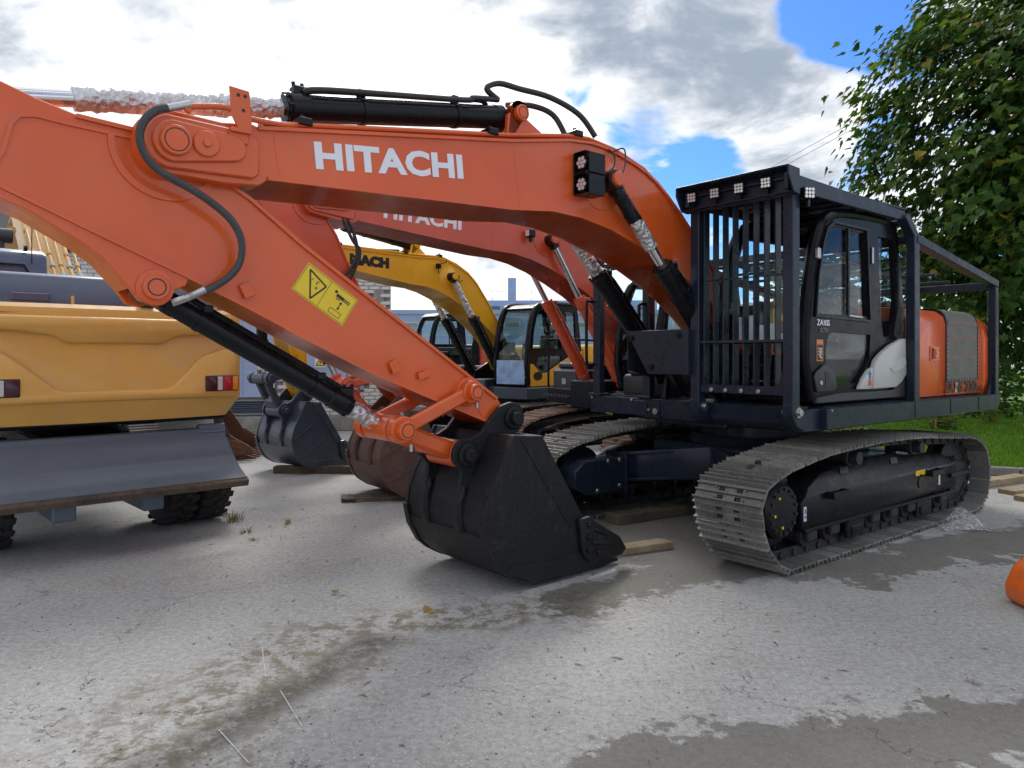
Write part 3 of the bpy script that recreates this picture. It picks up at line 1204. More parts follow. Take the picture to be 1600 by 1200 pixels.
def arm_parts(ex, mat, A, detail=True, sticker=True):
    y0, y1 = YC - .19, YC + .19
    top = [(7.10, 3.19), (6.936, 3.138), (6.77, 3.081), (6.6, 3.035), (6.443, 3.023), (6.268, 3.010), (6.0, 2.90), (5.658, 2.709), (5.33, 2.464), (4.93, 2.2), (4.2, 1.718), (3.741, 1.414)]
    low = [(3.80, 1.205), (3.841, 1.222), (4.30, 1.40), (4.833, 1.613), (5.28, 1.825), (5.707, 2.036), (6.025, 2.186), (6.5, 2.395), (6.936, 2.590), (7.1, 2.68)]
    bm = BM()
    prism(bm, top + arc(3.63, 1.25, .085, 60, 250, 10) + low + [(7.28, 2.88), (7.33, 3.06), (7.24, 3.2)], y0, y1, bevel=.006)
    ribbon(bm, top[3:], y0 - .02, y1 + .02, .022)
    ribbon(bm, low[:-1], y0 - .02, y1 + .02, .022)
    brk = [(6.02, 2.20), (6.04, 2.145), (6.10, 2.118), (6.147, 2.063), (6.215, 2.032), (6.29, 2.047), (6.339, 2.116), (6.41, 2.2), (6.474, 2.275), (6.58, 2.352), (6.827, 2.496), (6.936, 2.537), (7.1, 2.63), (7.1, 2.70)]
    prism(bm, brk, y1 - .05, y1 + .004, bevel=.006)
    prism(bm, brk, y0 - .004, y0 + .05, bevel=.006)
    ribbon(bm, brk[6:-1], y0 + .05, y1 - .05, .015)
    # tail stiffener line and boss rings
    ribbon(bm, [(6.98, 2.70), (6.935, 2.78), (6.90, 2.93), (6.86, 2.985), (6.79, 3.0), (6.62, 2.985), (6.27, 2.965)], y1 - .002, y1 + .012, .02)
    ribbon(bm, arc(6.14, 2.94, .275, 4, -150, 20), y1 - .004, y1 + .014, .035)
    lathe_y(bm, 6.14, 2.94, [(y1 - .01, .20), (y1 + .02, .195), (y1 + .10, .17)], 28)
    lathe_y(bm, 6.21, 2.125, [(y1, .105), (y1 + .02, .10), (y1 + .022, .09)], 24)
    lathe_y(bm, 4.03, 1.467, [(y1, .115), (y1 + .03, .105), (y1 + .035, .08)], 24)
    bar(bm, (3.86, y1, 1.25), (3.98, y1, 1.42), .008, .02, (1, 0, 0), .002)
    bm.transform(A)
    ar = obj('arm', bm, mat, ex)
    bm = BM()
    cyly(bm, 6.21, 2.125, y0 - .06, y1 + .06, .072, 24)
    cyly(bm, 7.16, 3.075, y0 - .05, y1 + .05, .075, 24)
    bm.transform(A)
    obj('pin', bm, mat, ar)
    bm = BM()
    ringy(bm, 6.21, 2.125, y1 + .057, y1 + .0615, .050, .043)
    bm.transform(A)
    obj('pin_groove', bm, BLACKL, ar)
    if detail:
        bm = BM()
        for x, z, w_ in ((5.69, 2.14, .07), (4.66, 1.66, .07), (4.42, 1.60, .10)):
            c, s = math.cos(R(-25 if w_ < .1 else 8)), math.sin(R(-25 if w_ < .1 else 8))
            M = Matrix.Rotation(R(25 if w_ < .1 else 20), 3, 'Y')
            box(bm, (x, y1 + .025, z), (w_, .012, .05 if w_ > .08 else .09), .003, M)
            box(bm, (x + .03, y1 + .012, z), (.012, .03, .05), .002, M)
            box(bm, (x - .03, y1 + .012, z), (.012, .03, .05), .002, M)
        bm.transform(A)
        obj('hose_lug', bm, mat, ar)
    if sticker:
        # yellow warning decal: panel, framing line, warning triangle, figure and load
        c0 = Vector((5.345, 0, 2.255))
        u = Vector((-.84, 0, -.545)).normalized()      # along the arm, image left to right
        v = Vector((-u.z, 0, u.x))
        if v.z < 0:
            v = -v
        Y = y1 + .002

        def pt(a, b, h=0.0):
            q = c0 + u * a + v * b
            return A @ Vector((q.x, Y + h, q.z))

        def poly(bm, pts, h):
            bm.faces.new([bm.verts.new(pt(a, b, h)) for a, b in pts])

        def stroke(bm, a, b, w_, h):
            a, b = Vector(a), Vector(b)
            d = (b - a).normalized()
            n_ = Vector((-d.y, d.x)) * w_ / 2
            poly(bm, [tuple(a + n_), tuple(b + n_), tuple(b - n_), tuple(a - n_)], h)
        Wd, Hd = .42, .215
        bm = BM()
        poly(bm, [(0, -Hd / 2), (Wd, -Hd / 2), (Wd, Hd / 2), (0, Hd / 2)], 0)
        st = obj('warning_decal', bm, STICKY, ar)
        bm = BM()
        h = .0015
        m_ = .008
        for a, b in (((m_, -Hd / 2 + m_), (Wd - m_, -Hd / 2 + m_)), ((Wd - m_, -Hd / 2 + m_), (Wd - m_, Hd / 2 - m_)), ((Wd - m_, Hd / 2 - m_), (m_, Hd / 2 - m_)), ((m_, Hd / 2 - m_), (m_, -Hd / 2 + m_)), ((.20, -Hd / 2 + m_), (.20, Hd / 2 - m_))):
            stroke(bm, a, b, .0025, h)
        tri = [(.03, .045), (.175, .085), (.125, -.075)]
        tri = [(.03, .06), (.175, .06), (.103, -.075)]
        tri = [(.02, -.06), (.02, .075), (.155, .008)]
        # triangle stands upright in the world, so it leans inside the decal
        tri = [(.035, .075), (.185, .045), (.135, -.085)]
        for i in range(3):
            stroke(bm, tri[i], tri[(i + 1) % 3], .011, h)
        for i in range(7):
            a = .085 + .06 * random.random()
            b = .0 + .05 * random.random()
            stroke(bm, (a, b), (a + .02 * random.random() - .01, b - .02), .004, h)
        # figure
        poly(bm, [(.262 + .011 * math.cos(k * .785), .062 + .011 * math.sin(k * .785)) for k in range(8)], h)
        stroke(bm, (.275, .045), (.335, .045), .022, h)
        stroke(bm, (.335, .050), (.385, .050), .007, h)
        stroke(bm, (.335, .037), (.385, .037), .007, h)
        stroke(bm, (.28, .025), (.315, .025), .006, h)
        stroke(bm, (.33, .015), (.33, -.03), .006, h)
        poly(bm, [(.318, .008), (.342, .008), (.33, .024)], h)
        poly(bm, [(.318, -.024), (.342, -.024), (.33, -.040)], h)
        for a, b in (((.28, -.05), (.37, -.05)), ((.37, -.05), (.37, -.082)), ((.37, -.082), (.28, -.082)), ((.28, -.082), (.28, -.05))):
            stroke(bm, a, b, .0035, h)
        obj('decal_print', bm, BLACKL, st)
    return ar


KP, PP, BP = (4.03, 1.467), (4.63, 1.22), (4.066, .995)


def link_parts(ex, mat, K, P, B):
    bm = BM()
    for s in (-1, 1):
        y = YC + s * .245
        bar(bm, (K[0], y, K[1]), (P[0], y, P[1]), .05, .10, (0, 0, 1), .014)
        cyl(bm, (K[0], y - .04, K[1]), (K[0], y + .04, K[1]), .088, None, 24, 0, .01)
        cyl(bm, (P[0], y - .045, P[1]), (P[0], y + .045, P[1]), .098, None, 24, 0, .01)
        cyl(bm, (K[0], y, K[1]), (K[0], y + s * .09, K[1]), .062, None, 20, 0, .006)
        cyl(bm, (P[0], y, P[1]), (P[0], y + s * .10, P[1]), .068, None, 20, 0, .006)
    li = obj('tipping_link', bm, mat, ex)
    for (q, yy, r_) in ((K, YC + .335, .046), (P, YC + .345, .051)):
        bm = BM()
        ringy(bm, q[0], q[1], yy - .003, yy + .0015, r_, r_ - .006)
        obj('pin_groove', bm, BLACKL, li)
    bm = BM()
    for s in (-1, 1):
        y = YC + s * .13
        bar(bm, (P[0], y, P[1]), (B[0], y, B[1]), .08, .13, (0, 0, 1), .025)
    bar(bm, (P[0] * .4 + B[0] * .6, YC, P[1] * .4 + B[1] * .6), (B[0], YC, B[1]), .30, .14, (0, 0, 1), .03)
    cyl(bm, (P[0], YC - .17, P[1]), (P[0], YC + .17, P[1]), .095, None, 24, 0, .01)
    cyl(bm, (B[0], YC - .185, B[1]), (B[0], YC + .185, B[1]), .105, None, 24, 0, .012)
    obj('bucket_link', bm, mat, ex)
    bm = BM()
    cyl(bm, (P[0], YC + .27, P[1] + .10), (P[0] + .02, YC + .27, P[1] + .13), .014, None, 6)
    cyl(bm, (P[0] - .05, YC + .30, P[1] - .10), (P[0] - .05, YC + .30, P[1] - .15), .016, None, 6)
    cyl(bm, (K[0] - .02, YC + .30, K[1] - .08), (K[0] - .02, YC + .30, K[1] - .12), .014, None, 6)
    obj('lock_bolt', bm, STEEL, li)


def bucket(ex, mat, M, wid=(.42, -.63), teeth=True, style=0):
    yn, yf = wid
    side = [(3.867, 1.155), (3.586, 1.128), (3.129, .417), (3.165, .193), (3.15, .045), (3.672, .040), (3.81, .075), (3.93, .146), (4.018, .224), (4.105, .377), (4.139, .532), (4.122, .653), (4.07, .784), (3.983, .94)]
    bm = BM()
    for y in (yn, yf):
        prism(bm, side, y - .018, y + .018, bevel=.004)
    back = [(3.56, 1.13), (3.85, 1.15), (3.975, .94), (4.06, .784), (4.11, .653), (4.127, .532), (4.093, .377), (4.008, .232), (3.92, .155), (3.80, .085), (3.67, .052), (3.10, .055)]
    ribbon(bm, back, yf, yn, -.03)
    ribbon(bm, [(4.118, .43), (4.105, .375), (4.02, .222), (3.935, .142), (3.81, .068), (3.67, .032), (3.2, .036)], yf - .024, yn + .024, -.018)
    for y in (yn, yf):                        # corner wear ribs
        ribbon(bm, [(4.155, .53), (4.12, .37), (4.03, .212), (3.94, .135), (3.81, .062), (3.67, .026), (3.4, .028)], y - .03, y + .03, -.02)
    # lower side-plate reinforcement and edge strip
    for y, s in ((yn, 1), (yf, -1)):
        prism(bm, [(3.155, .20), (3.14, .04), (3.66, .036), (3.94, .15), (3.88, .20), (3.52, .165)], y + s * .018, y + s * .03, bevel=.003)
        bar(bm, (3.80, y + s * .02, 1.12), (3.30, y + s * .02, .40), .008, .012, (1, 0, 0), .002)
        if style:
            bar(bm, (4.09, y + s * .02, .55), (3.72, y + s * .02, .78), .01, .03, (1, 0, 0), .003)
            bar(bm, (3.98, y + s * .02, .24), (3.50, y + s * .02, .52), .01, .03, (1, 0, 0), .003)
            prism(bm, [(3.75, 1.12), (3.60, 1.12), (3.14, .42), (3.16, .25), (3.25, .40)], y + s * .018, y + s * .034, bevel=.003)
    # lip
    boxr(bm, (3.02, 3.22), (yf, yn), (.034, .075), .01)
    bm.transform(M)
    bk = obj('bucket', bm, mat, ex)
    # ears
    for k, (ya, yb) in enumerate(((YC + .205, YC + .25), (YC - .25, YC - .205))):
        bm = BM()
        ear = arc(3.63, 1.25, .125, 70, 290, 12) + [(3.72, 1.10), (3.86, 1.02), (3.98, .80), (4.06, .60), (4.11, .44), (4.16, .50), (4.165, .62), (4.13, .76), (4.115, .88)] + arc(4.066, .995, .125, -20, 110, 8) + [(3.93, 1.16), (3.84, 1.26), (3.75, 1.345)]
        prism(bm, ear, ya, yb, bevel=.008)
        s = 1 if k == 0 else -1
        yo = yb if k == 0 else ya
        for (x, z) in ((3.63, 1.25), (4.066, .995)):
            cyl(bm, (x, yo, z), (x, yo + s * .03, z), .085, None, 24, 0, .008)
            cyl(bm, (x, yo + s * .03, z), (x, yo + s * .075, z), .05, None, 18, 0, .008)
        # flared foot of the ear on the bucket's back
        prism(bm, [(4.165, .66), (4.15, .44), (4.09, .40), (4.06, .6), (4.10, .8)], (ya + yb) / 2 - .05, (ya + yb) / 2 + .05, bevel=.02)
        bm.transform(M)
        obj('ear', bm, mat, bk)
    # top torque tube
    bm = BM()
    prism(bm, [(3.60, 1.13), (3.84, 1.15), (3.93, 1.02), (3.80, .98), (3.62, 1.03)], yf + .02, yn - .02, bevel=.01)
    bm.transform(M)
    obj('torque_tube', bm, mat, bk)
    if teeth:
        n = 5
        for i in range(n):
            y = yn - .06 - (yn - yf - .12) * i / (n - 1)
            bm = BM()
            t = BM()
            vs = [(3.16, .085, .055), (3.16, -.0, .055), (2.93, .0, .045), (2.70, .012, .03), (2.70, .035, .03), (2.93, .10, .045)]
            L_ = [t.verts.new((x, y - w_, z + .012)) for x, z, w_ in vs]
            R_ = [t.verts.new((x, y + w_, z + .012)) for x, z, w_ in vs]
            t.faces.new(L_)
            t.faces.new(R_[::-1])
            for j in range(6):
                t.faces.new((L_[j], L_[(j + 1) % 6], R_[(j + 1) % 6], R_[j]))
            bmesh.ops.recalc_face_normals(t, faces=t.faces)
            bev(t, .008, 1)
            _merge(bm, t)
            boxr(bm, (2.99, 3.2), (y - .065, y + .065), (.03, .12), .015)
            bm.transform(M)
            obj('tooth', bm, mat, bk)
        for y, s in ((yn, 1), (yf, -1)):
            bm = BM()
            prism(bm, [(3.24, .46), (3.12, .47), (3.06, .42), (2.78, .26), (2.70, .15), (2.76, .10), (3.12, .10), (3.20, .17)], y + s * .02, y + s * .065, bevel=.015, seg=2)
            for (x0, z0, x1, z1) in ((3.08, .36, 2.92, .30), (3.10, .26, 2.88, .22)):
                bar(bm, (x0, y + s * .06, z0), (x1, y + s * .055, z1), .05, .04, (0, 0, 1), .015)
            for x, z in ((3.14, .41), (3.14, .31), (3.14, .21), (3.03, .17)):
                cyl(bm, (x, y + s * .06, z), (x, y + s * .085, z), .028, None, 8, 0, .005)
            bm.transform(M)
            obj('side_cutter', bm, mat, bk)
    return bk


def circ_meet(a, ra, b, rb, far):
    a, b = Vector(a), Vector(b)
    d = (b - a).length
    x = (ra * ra - rb * rb + d * d) / (2 * d)
    h = math.sqrt(max(0, ra * ra - x * x))
    u = (b - a) / d
    n_ = Vector((-u.y, u.x))
    c1, c2 = a + u * x + n_ * h, a + u * x - n_ * h
    return c1 if c1.x > c2.x else c2


def front_gear(ex, p):
    """boom, arm, bucket, links and rams of one excavator"""
    B = rotxz(FOOT, R(p.get('beta', 0)))
    bo = boom(ex, p['paint'], B, p.get('text'), p.get('text_mat'), p.get('text_span'), p.get('detail', True), p.get('pipe_mat'), p.get('text_bold', .042))
    pv = B @ Vector((PIV[0], 0, PIV[1]))
    tip = p.get('tip', TIP)
    a0 = math.atan2(TIP[1] - PIV[1], TIP[0] - PIV[0])
    a1 = math.atan2(tip[1] - pv.z, tip[0] - pv.x)
    l0 = math.hypot(TIP[0] - PIV[0], TIP[1] - PIV[1])
    l1 = math.hypot(tip[0] - pv.x, tip[1] - pv.z)
    k = l1 / l0
    A = Matrix.Translation((pv.x, 0, pv.z)) @ Matrix.Rotation(-(a1 - a0), 4, 'Y') @ Matrix.Diagonal((k, 1, k, 1)) @ Matrix.Translation((-PIV[0], 0, -PIV[1]))
    ar = arm_parts(ex, p.get('arm_paint', p['paint']), A, p.get('detail', True), p.get('sticker', True))
    bx = p.get('bucket_drop', 0)
    M = Matrix.Translation((tip[0], 0, tip[1])) @ Matrix.Rotation(-R(p.get('bucket_rot', 0)), 4, 'Y') @ Matrix.Translation((-TIP[0], 0, -TIP[1]))
    bk = bucket(ex, p['bucket_mat'], M, p.get('bucket_wid', (.42, -.63)), True, p.get('bucket_style', 0))
    X = lambda q, T: (lambda w_: (w_.x, w_.z))(T @ Vector((q[0], 0, q[1])))
    K, Bp = X(KP, A), X(BP, M)
    ra = math.hypot(PP[0] - KP[0], PP[1] - KP[1])
    rb = math.hypot(PP[0] - BP[0], PP[1] - BP[1])
    P = circ_meet(K, ra, Bp, rb, True) if p.get('solve') else Vector(PP)
    link_parts(ex, p.get('link_paint', p['paint']), K, (P.x, P.y), Bp)
    hd = X((6.21, 2.125), A)
    cyl_part(ex, 'bucket_ram', hd, (P.x, P.y), YC, .066, .042, .07, .80, p['ram_mat'], CHROME, .088, p.get('bucket_foil'), True, p.get('link_paint', p['paint']), 2.0)
    h1, r1 = X((3.46, 3.70), B), X((7.16, 3.075), A)
    cyl_part(ex, 'arm_ram', h1, r1, YC, .092, .048, .03, .505, p['ram_mat'], CHROME, .07, p.get('arm_foil'), True, None, 5.0)
    bp = X((2.69, 3.22), B)
    base = p.get('boom_ram_base', (.95, 1.48))
    for s, key in ((1, 'boom_foil_near'), (-1, 'boom_foil_far')):
        y = YC + s * .41
        rm = cyl_part(ex, 'boom_ram', base, bp, y, .085 if p.get('fat', True) else .075, .044, .04, .60, p['boom_ram_mat'], CHROME, .085, p.get(key), True, BLACK, 9.0 * s, p.get('ram_pipe', True))
        bm = BM()
        cyl(bm, (bp[0], y - s * .14, bp[1]), (bp[0], y + s * .11, bp[1]), .062, None, 22, 0, .008)
        obj('ram_pin', bm, p['paint'], rm)
    return bo, ar, bk, B, A, M

# ------------------------------------------------------------------ cab shared by the machines
CAB_OUT = [(1.22, 1.33), (1.31, 1.71), (1.28, 2.16), (1.18, 2.62), (1.10, 2.82), (1.0, 2.95), (.88, 3.01), (.75, 3.045), (.13, 3.085), (-.30, 3.085), (-.40, 3.05), (-.45, 2.96), (-.59, 2.23), (-.63, 1.81), (-.61, 1.33)]
DOOR_WIN = [(1.12, 2.11), (1.08, 2.45), (1.0, 2.72), (.94, 2.84), (.84, 2.905), (.60, 2.915), (.26, 2.90), (.20, 2.11)]
REAR_WIN = [(-.02, 2.90), (-.34, 2.90), (-.40, 2.29), (-.36, 2.10), (-.24, 1.93), (-.13, 1.92), (-.09, 2.10)]
LOW_WIN = [(.98, 1.80), (.93, 1.92), (.87, 1.95), (.13, 1.94), (.16, 1.71), (.40, 1.48), (.90, 1.48), (.98, 1.56)]
FRONT_CH = [(1.20, 1.36), (1.29, 1.71), (1.26, 2.16), (1.16, 2.62), (1.08, 2.80), (.98, 2.93)]


def cab(ex, mat, ya=.38, yb=1.28, glass_m=None, lower=None, seat=True, low_window=True, headliner=True):
    gm = glass_m or GLASS
    bm = BM()
    hs = [DOOR_WIN, REAR_WIN] + ([LOW_WIN] if low_window else [])
    holes(bm, CAB_OUT, hs, yb - .045, yb)
    holes(bm, CAB_OUT, [[(1.10, 1.75), (1.06, 2.60), (.92, 2.88), (-.32, 2.90), (-.45, 2.2), (-.40, 1.75)]], ya, ya + .045)
    ribbon(bm, [(1.02, 2.945), (.88, 3.005), (.75, 3.04), (.13, 3.08), (-.30, 3.08), (-.40, 3.045), (-.445, 2.96)], ya, yb, .05)
    ribbon(bm, [(-.445, 2.96), (-.47, 2.85)], ya, yb, .04)
    ribbon(bm, [(-.59, 2.10), (-.625, 1.81), (-.605, 1.34)], ya, yb, .04)
    boxr(bm, (-.58, 1.20), (ya + .01, yb - .01), (1.33, 1.40), .01)
    ribbon(bm, [(1.19, 1.34), (1.25, 1.50)], ya, yb, .03)
    cb = obj('cab', bm, mat, ex, 30)
    # rounded A pillars that run on into the roof edge
    bm = BM()
    for y in (yb - .03, ya + .03):
        ch = spline([(1.20, y, 1.36), (1.29, y, 1.71), (1.265, y, 2.16), (1.165, y, 2.62), (1.08, y, 2.83), (.96, y, 2.965), (.75, y, 3.03), (.30, y, 3.06), (-.28, y, 3.065)], 5)
        tube(bm, ch, .05, 10)
    obj('pillar', bm, mat, cb)
    bm = BM()
    for y in (yb + .002,):
        ribbon(bm, [(1.15, 2.10), (1.105, 2.45), (1.02, 2.74), (.955, 2.865), (.845, 2.93), (.24, 2.925), (.17, 2.08)], y, y + .018, -.022, closed=True)
        boxr(bm, (.55, .58), (y - .02, y + .006), (2.11, 2.91))
    obj('door_frame', bm, BLACK, cb)
    panes = [('side', DOOR_WIN), ('side', REAR_WIN)] + ([('side', LOW_WIN)] if low_window else [])
    for _, w_ in panes:
        bm = BM()
        prism(bm, w_, yb - .028, yb - .022)
        obj('window_pane', bm, gm, cb)
    bm = BM()
    prism(bm, [(1.10, 1.75), (1.06, 2.60), (.92, 2.88), (-.32, 2.90), (-.45, 2.2), (-.40, 1.75)], ya + .02, ya + .026)
    obj('window_pane', bm, gm, cb)
    bm = BM()
    ribbon(bm, FRONT_CH, ya + .06, yb - .06, .006)
    obj('windscreen', bm, gm, cb)
    bm = BM()
    ribbon(bm, [(-.47, 2.85), (-.59, 2.10)], ya + .05, yb - .05, .006)
    obj('window_pane', bm, gm, cb)
    if seat:
        ym = (ya + yb) / 2
        bm = BM()
        M = Matrix.Rotation(R(-8), 3, 'Y')
        box(bm, (.02, ym + .02, 2.10), (.13, .46, .62), .05, M, 0, 3)
        box(bm, (.26, ym + .02, 1.83), (.50, .48, .12), .04, None, 0, 3)
        box(bm, (-.02, ym + .02, 2.55), (.10, .30, .24), .05, M, 0, 3)
        boxr(bm, (.0, .45), (ym - .2, ym + .22), (1.45, 1.77), .03)
        for s in (-1, 1):
            boxr(bm, (.05, .50), (ym + .02 + s * .34 - .06, ym + .02 + s * .34 + .06), (1.75, 1.98), .03)
        so = obj('seat', bm, SEATM, cb)
        bm = BM()
        box(bm, (.02, ym + .02, 2.10), (.16, .50, .66), .06, M, 0, 3)
        bmesh.ops.subdivide_edges(bm, edges=bm.edges[:], cuts=2)
        for v in bm.verts:
            v.co += Vector((1, 1, .3)) * .012 * noise.noise(v.co * 16)
        obj('plastic_cover', bm, FILM, so, 60)
    return cb


def seat_controls(ex, cb, ya, yb):
    bm = BM()
    for y in (ya + .14, yb - .16):
        tube(bm, spline([(.52, y, 1.95), (.54, y, 2.05), (.50, y, 2.16)], 4), .018, 8)
        cyl(bm, (.50, y, 2.12), (.49, y, 2.22), .026, None, 10)
    boxr(bm, (.95, 1.06), (ya + .06, ya + .30), (2.02, 2.24), .02)
    boxr(bm, (-.52, -.2), (ya + .1, yb - .1), (1.42, 1.98), .03)
    boxr(bm, (.86, 1.14), (ya + .2, yb - .2), (1.40, 1.46), .01)
    for y in ((ya + yb) / 2 - .1, (ya + yb) / 2 + .1):
        tube(bm, [(1.02, y, 1.44), (.98, y, 1.70), (.97, y, 1.95)], .014, 8)
    obj('control_lever', bm, PLASTIC, cb)


# ------------------------------------------------------------------ MAIN MACHINE
main = tag(empty('tracked_excavator', (2.744, 8.168, 0), 51.0), 'nearest orange tracked excavator with black barred cab guard and rear cage', 'excavator', 'excavators parked in a row')
tracks(main, SHOE, BLACK, -.7)
undercarriage(main, NAVY, -.7)
pm = dict(paint=ORANGE, text='HITACHI', text_mat=WHITE, text_span=((5.285, 2.926), (4.136, 3.036), .178), bucket_mat=BUCKETB, ram_mat=BLACK, boom_ram_mat=BLACK,
          arm_foil=[(.525, .845, .016, FOIL)], boom_foil_near=[(.70, .83, .012, FOIL), (.82, .96, .010, BLACK)], boom_foil_far=[(.62, .96, .014, FOIL)], bucket_foil=[(.83, .95, .014, FOIL)])
bo, ar, bk, B_, A_, M_ = front_gear(main, pm)

# hoses
bm = BM()
y = .18
hp = spline([(6.187, 0.26, 3.105), (6.249, 0.26, 3.078), (6.306, 0.27, 3.011), (6.331, 0.27, 2.93), (6.31, 0.26, 2.84), (6.247, 0.25, 2.768), (6.155, 0.24, 2.721), (6.051, 0.23, 2.68), (5.925, 0.22, 2.611), (5.82, 0.2, 2.534), (5.757, 0.18, 2.429), (5.757, 0.16, 2.305), (5.818, 0.15, 2.209), (5.915, 0.13, 2.136), (5.992, 0.12, 2.103), (6.05, 0.1, 2.071)], 14)
tube(bm, hp, .019, 10)
ho = obj('arm_hose', bm, HOSE, bo)
bm = BM()
for i in range(0, len(hp) - 1):
    a, b = hp[i], hp[i + 1]
    cyl(bm, a.lerp(b, .15), a.lerp(b, .6), .0235, None, 12)
obj('spiral_guard', bm, simple('grey_spiral_guard', (.11, .11, .115), .3), ho)
bm = BM()
cyl(bm, hp[0], hp[0] + (hp[0] - hp[1]).normalized() * .13, .022, None, 12)
obj('hose_fitting', bm, STEEL, ho)
bm = BM()
cyl(bm, hp[-1] + (hp[-2] - hp[-1]).normalized() * .12, hp[-1], .024, None, 12)
cyl(bm, hp[-1], hp[-1] + Vector((.07, -.02, -.03)), .024, None, 6)
obj('hose_fitting', bm, STEEL, ho)
# hoses over the top from ram to boom
bm = BM()
tube(bm, spline([(3.62, YC + .05, 3.80), (3.74, YC + .06, 3.86), (3.62, YC + .06, 3.93), (3.40, YC + .06, 3.935), (3.10, YC + .10, 3.92), (2.86, YC + .2, 3.80), (2.72, YC + .26, 3.62)], 7), .024, 9)
tube(bm, spline([(3.45, YC - .05, 3.82), (3.2, YC - .02, 3.86), (3.02, YC + .05, 3.80), (2.94, YC + .12, 3.62)], 7), .024, 9)
tube(bm, spline([(3.62, YC + .05, 3.80), (3.90, YC + .10, 3.74), (4.02, YC + .10, 3.70), (5.1, YC + .09, 3.53), (5.26, YC + .05, 3.49)], 7), .022, 9)
obj('boom_hose', bm, HOSE, bo)
bm = BM()
tube(bm, spline([(2.62, .20, 3.52), (2.58, .23, 3.46), (2.60, .24, 3.36), (2.68, .24, 3.30)], 5), .007, 6)
tube(bm, spline([(2.58, .20, 3.50), (2.47, .24, 3.54), (2.50, .28, 3.38), (2.60, .32, 3.27)], 5), .007, 6)
obj('lamp_cable', bm, HOSE, bo)
# two work lamps in a guard on the boom side
bm = BM()
for z in (3.33, 3.15):
    boxr(bm, (2.90, 3.03), (.19, .195), (z - .085, z + .085), .002)
    prism(bm, [(2.80, z - .085), (2.99, z - .085), (2.99, z + .085), (2.80, z + .085)], .325, .335, bevel=.003)
    for zz in (z - .082, z + .082):
        boxr(bm, (2.82, 3.03), (.20, .33), (zz - .004, zz + .004))
lg = obj('lamp_guard', bm, BLACK, bo)
for z in (3.33, 3.15):
    bm = BM()
    cyl(bm, (2.90, .26, z), (3.005, .26, z), .055, .062, 20)
    obj('lamp_housing', bm, BLACK, lg)
    bm = BM()
    for k in range(7):
        a = k * math.pi / 3
        r_ = .036 if k else 0
        cyl(bm, (3.003, .26 + r_ * math.cos(a), z + r_ * math.sin(a)), (3.012, .26 + r_ * math.cos(a), z + r_ * math.sin(a)), .0165, None, 10)
    obj('lamp_lens', bm, LEDW, lg)

# deck of the upper structure
bm = BM()
boxr(bm, (-2.55, 1.05), (-1.30, 1.30), (1.10, 1.30), .015)
boxr(bm, (.4, 1.13), (-.55, .34), (1.02, 1.28), .015)
prism(bm, [(-1.0, 1.04), (-1.0, 1.11), (1.0, 1.11), (1.0, 1.04)], -.9, .9, bevel=.01)
deck = obj('slew_deck', bm, NAVY, main)
bm = BM()
# side and front guard beams
boxr(bm, (-2.72, 1.22), (1.36, 1.42), (1.10, 1.285), .008)
boxr(bm, (-2.72, 1.22), (1.18, 1.362), (1.268, 1.288), .003)
prism(bm, [(-2.72, 1.10), (-2.72, 1.285), (-2.90, 1.285), (-2.92, 1.22), (-2.80, 1.10)], 1.34, 1.418, bevel=.006)
boxr(bm, (-2.72, 1.22), (-1.42, -1.36), (1.10, 1.285), .008)
boxr(bm, (1.14, 1.22), (-1.42, -.32), (1.098, 1.283), .008)
boxr(bm, (1.215, 1.26), (-.72, -.31), (1.10, 1.26), .006)
boxr(bm, (1.14, 1.28), (-.30, .36), (1.085, 1.285), .008)
boxr(bm, (1.14, 1.222), (1.26, 1.425), (1.10, 1.285), .008)
for x in (-.52, -1.4, -2.2):
    bar(bm, (x, 1.423, 1.12), (x, 1.423, 1.27), .006, .012, (1, 0, 0), .002)
gb = obj('deck_guard_beam', bm, NAVY, main)
bm = BM()
for (x, y, z) in ((1.222, -1.38, 1.265), (1.222, -.78, 1.265), (1.17, 1.43, 1.265)):
    cyl(bm, (x, y, z), (x + .014, y, z), .016, None, 8)
cyl(bm, (1.26, -.40, 1.16), (1.30, -.40, 1.16), .035, None, 8)
cyl(bm, (1.26, -.50, 1.17), (1.285, -.50, 1.17), .014, None, 8)
obj('beam_bolt', bm, STEEL, gb)
bm = BM()
holes(bm, [(-.55, 1.09), (-.36, 1.09), (-.36, 1.26), (-.55, 1.26)], [[(-.53, 1.11), (-.38, 1.11), (-.38, 1.24), (-.53, 1.24)]], 1.26, 1.272, 'x')
obj('socket_frame', bm, NAVY, gb)

# cab and its contents
cb = cab(main, CABBLACK)
seat_controls(main, cb, .38, 1.28)
bm = BM()
prism(bm, [(1.21, 1.55), (1.17, 1.60), (1.04, 1.66), (.97, 1.66), (.87, 1.60), (.81, 1.46), (.86, 1.42), (1.16, 1.42)], 1.281, 1.305, bevel=.012, seg=2)
hd_ = obj('door_handle', bm, PLASTIC, cb)
bm = BM()
prism(bm, [(1.03, 1.46), (1.04, 1.60), (.97, 1.60), (.93, 1.46)], 1.304, 1.309)
obj('handle_recess', bm, BLACKL, hd_)
bm = BM()
cyly(bm, 1.11, 1.50, 1.304, 1.316, .022, 14, 0, .004)
obj('door_lock', bm, STEEL, hd_)
letters('lettering', 'ZAXIS', WHITE, cb, (1.14, 1.284, 2.005), (.92, 1.284, 2.005), .052, (0, 1, 0), .02)
letters('lettering', 'ULTRA', simple('grey_letter_film', (.22, .22, .22), .4), cb, (1.09, 1.284, 1.945), (.94, 1.284, 1.945), .04, (0, 1, 0), .0)
bm = BM()
prism(bm, [(1.015, 2.005), (1.03, 2.06), (1.045, 2.06), (1.03, 2.005)], 1.2875, 1.2885)
obj('blue_stroke', bm, STICKB, cb)
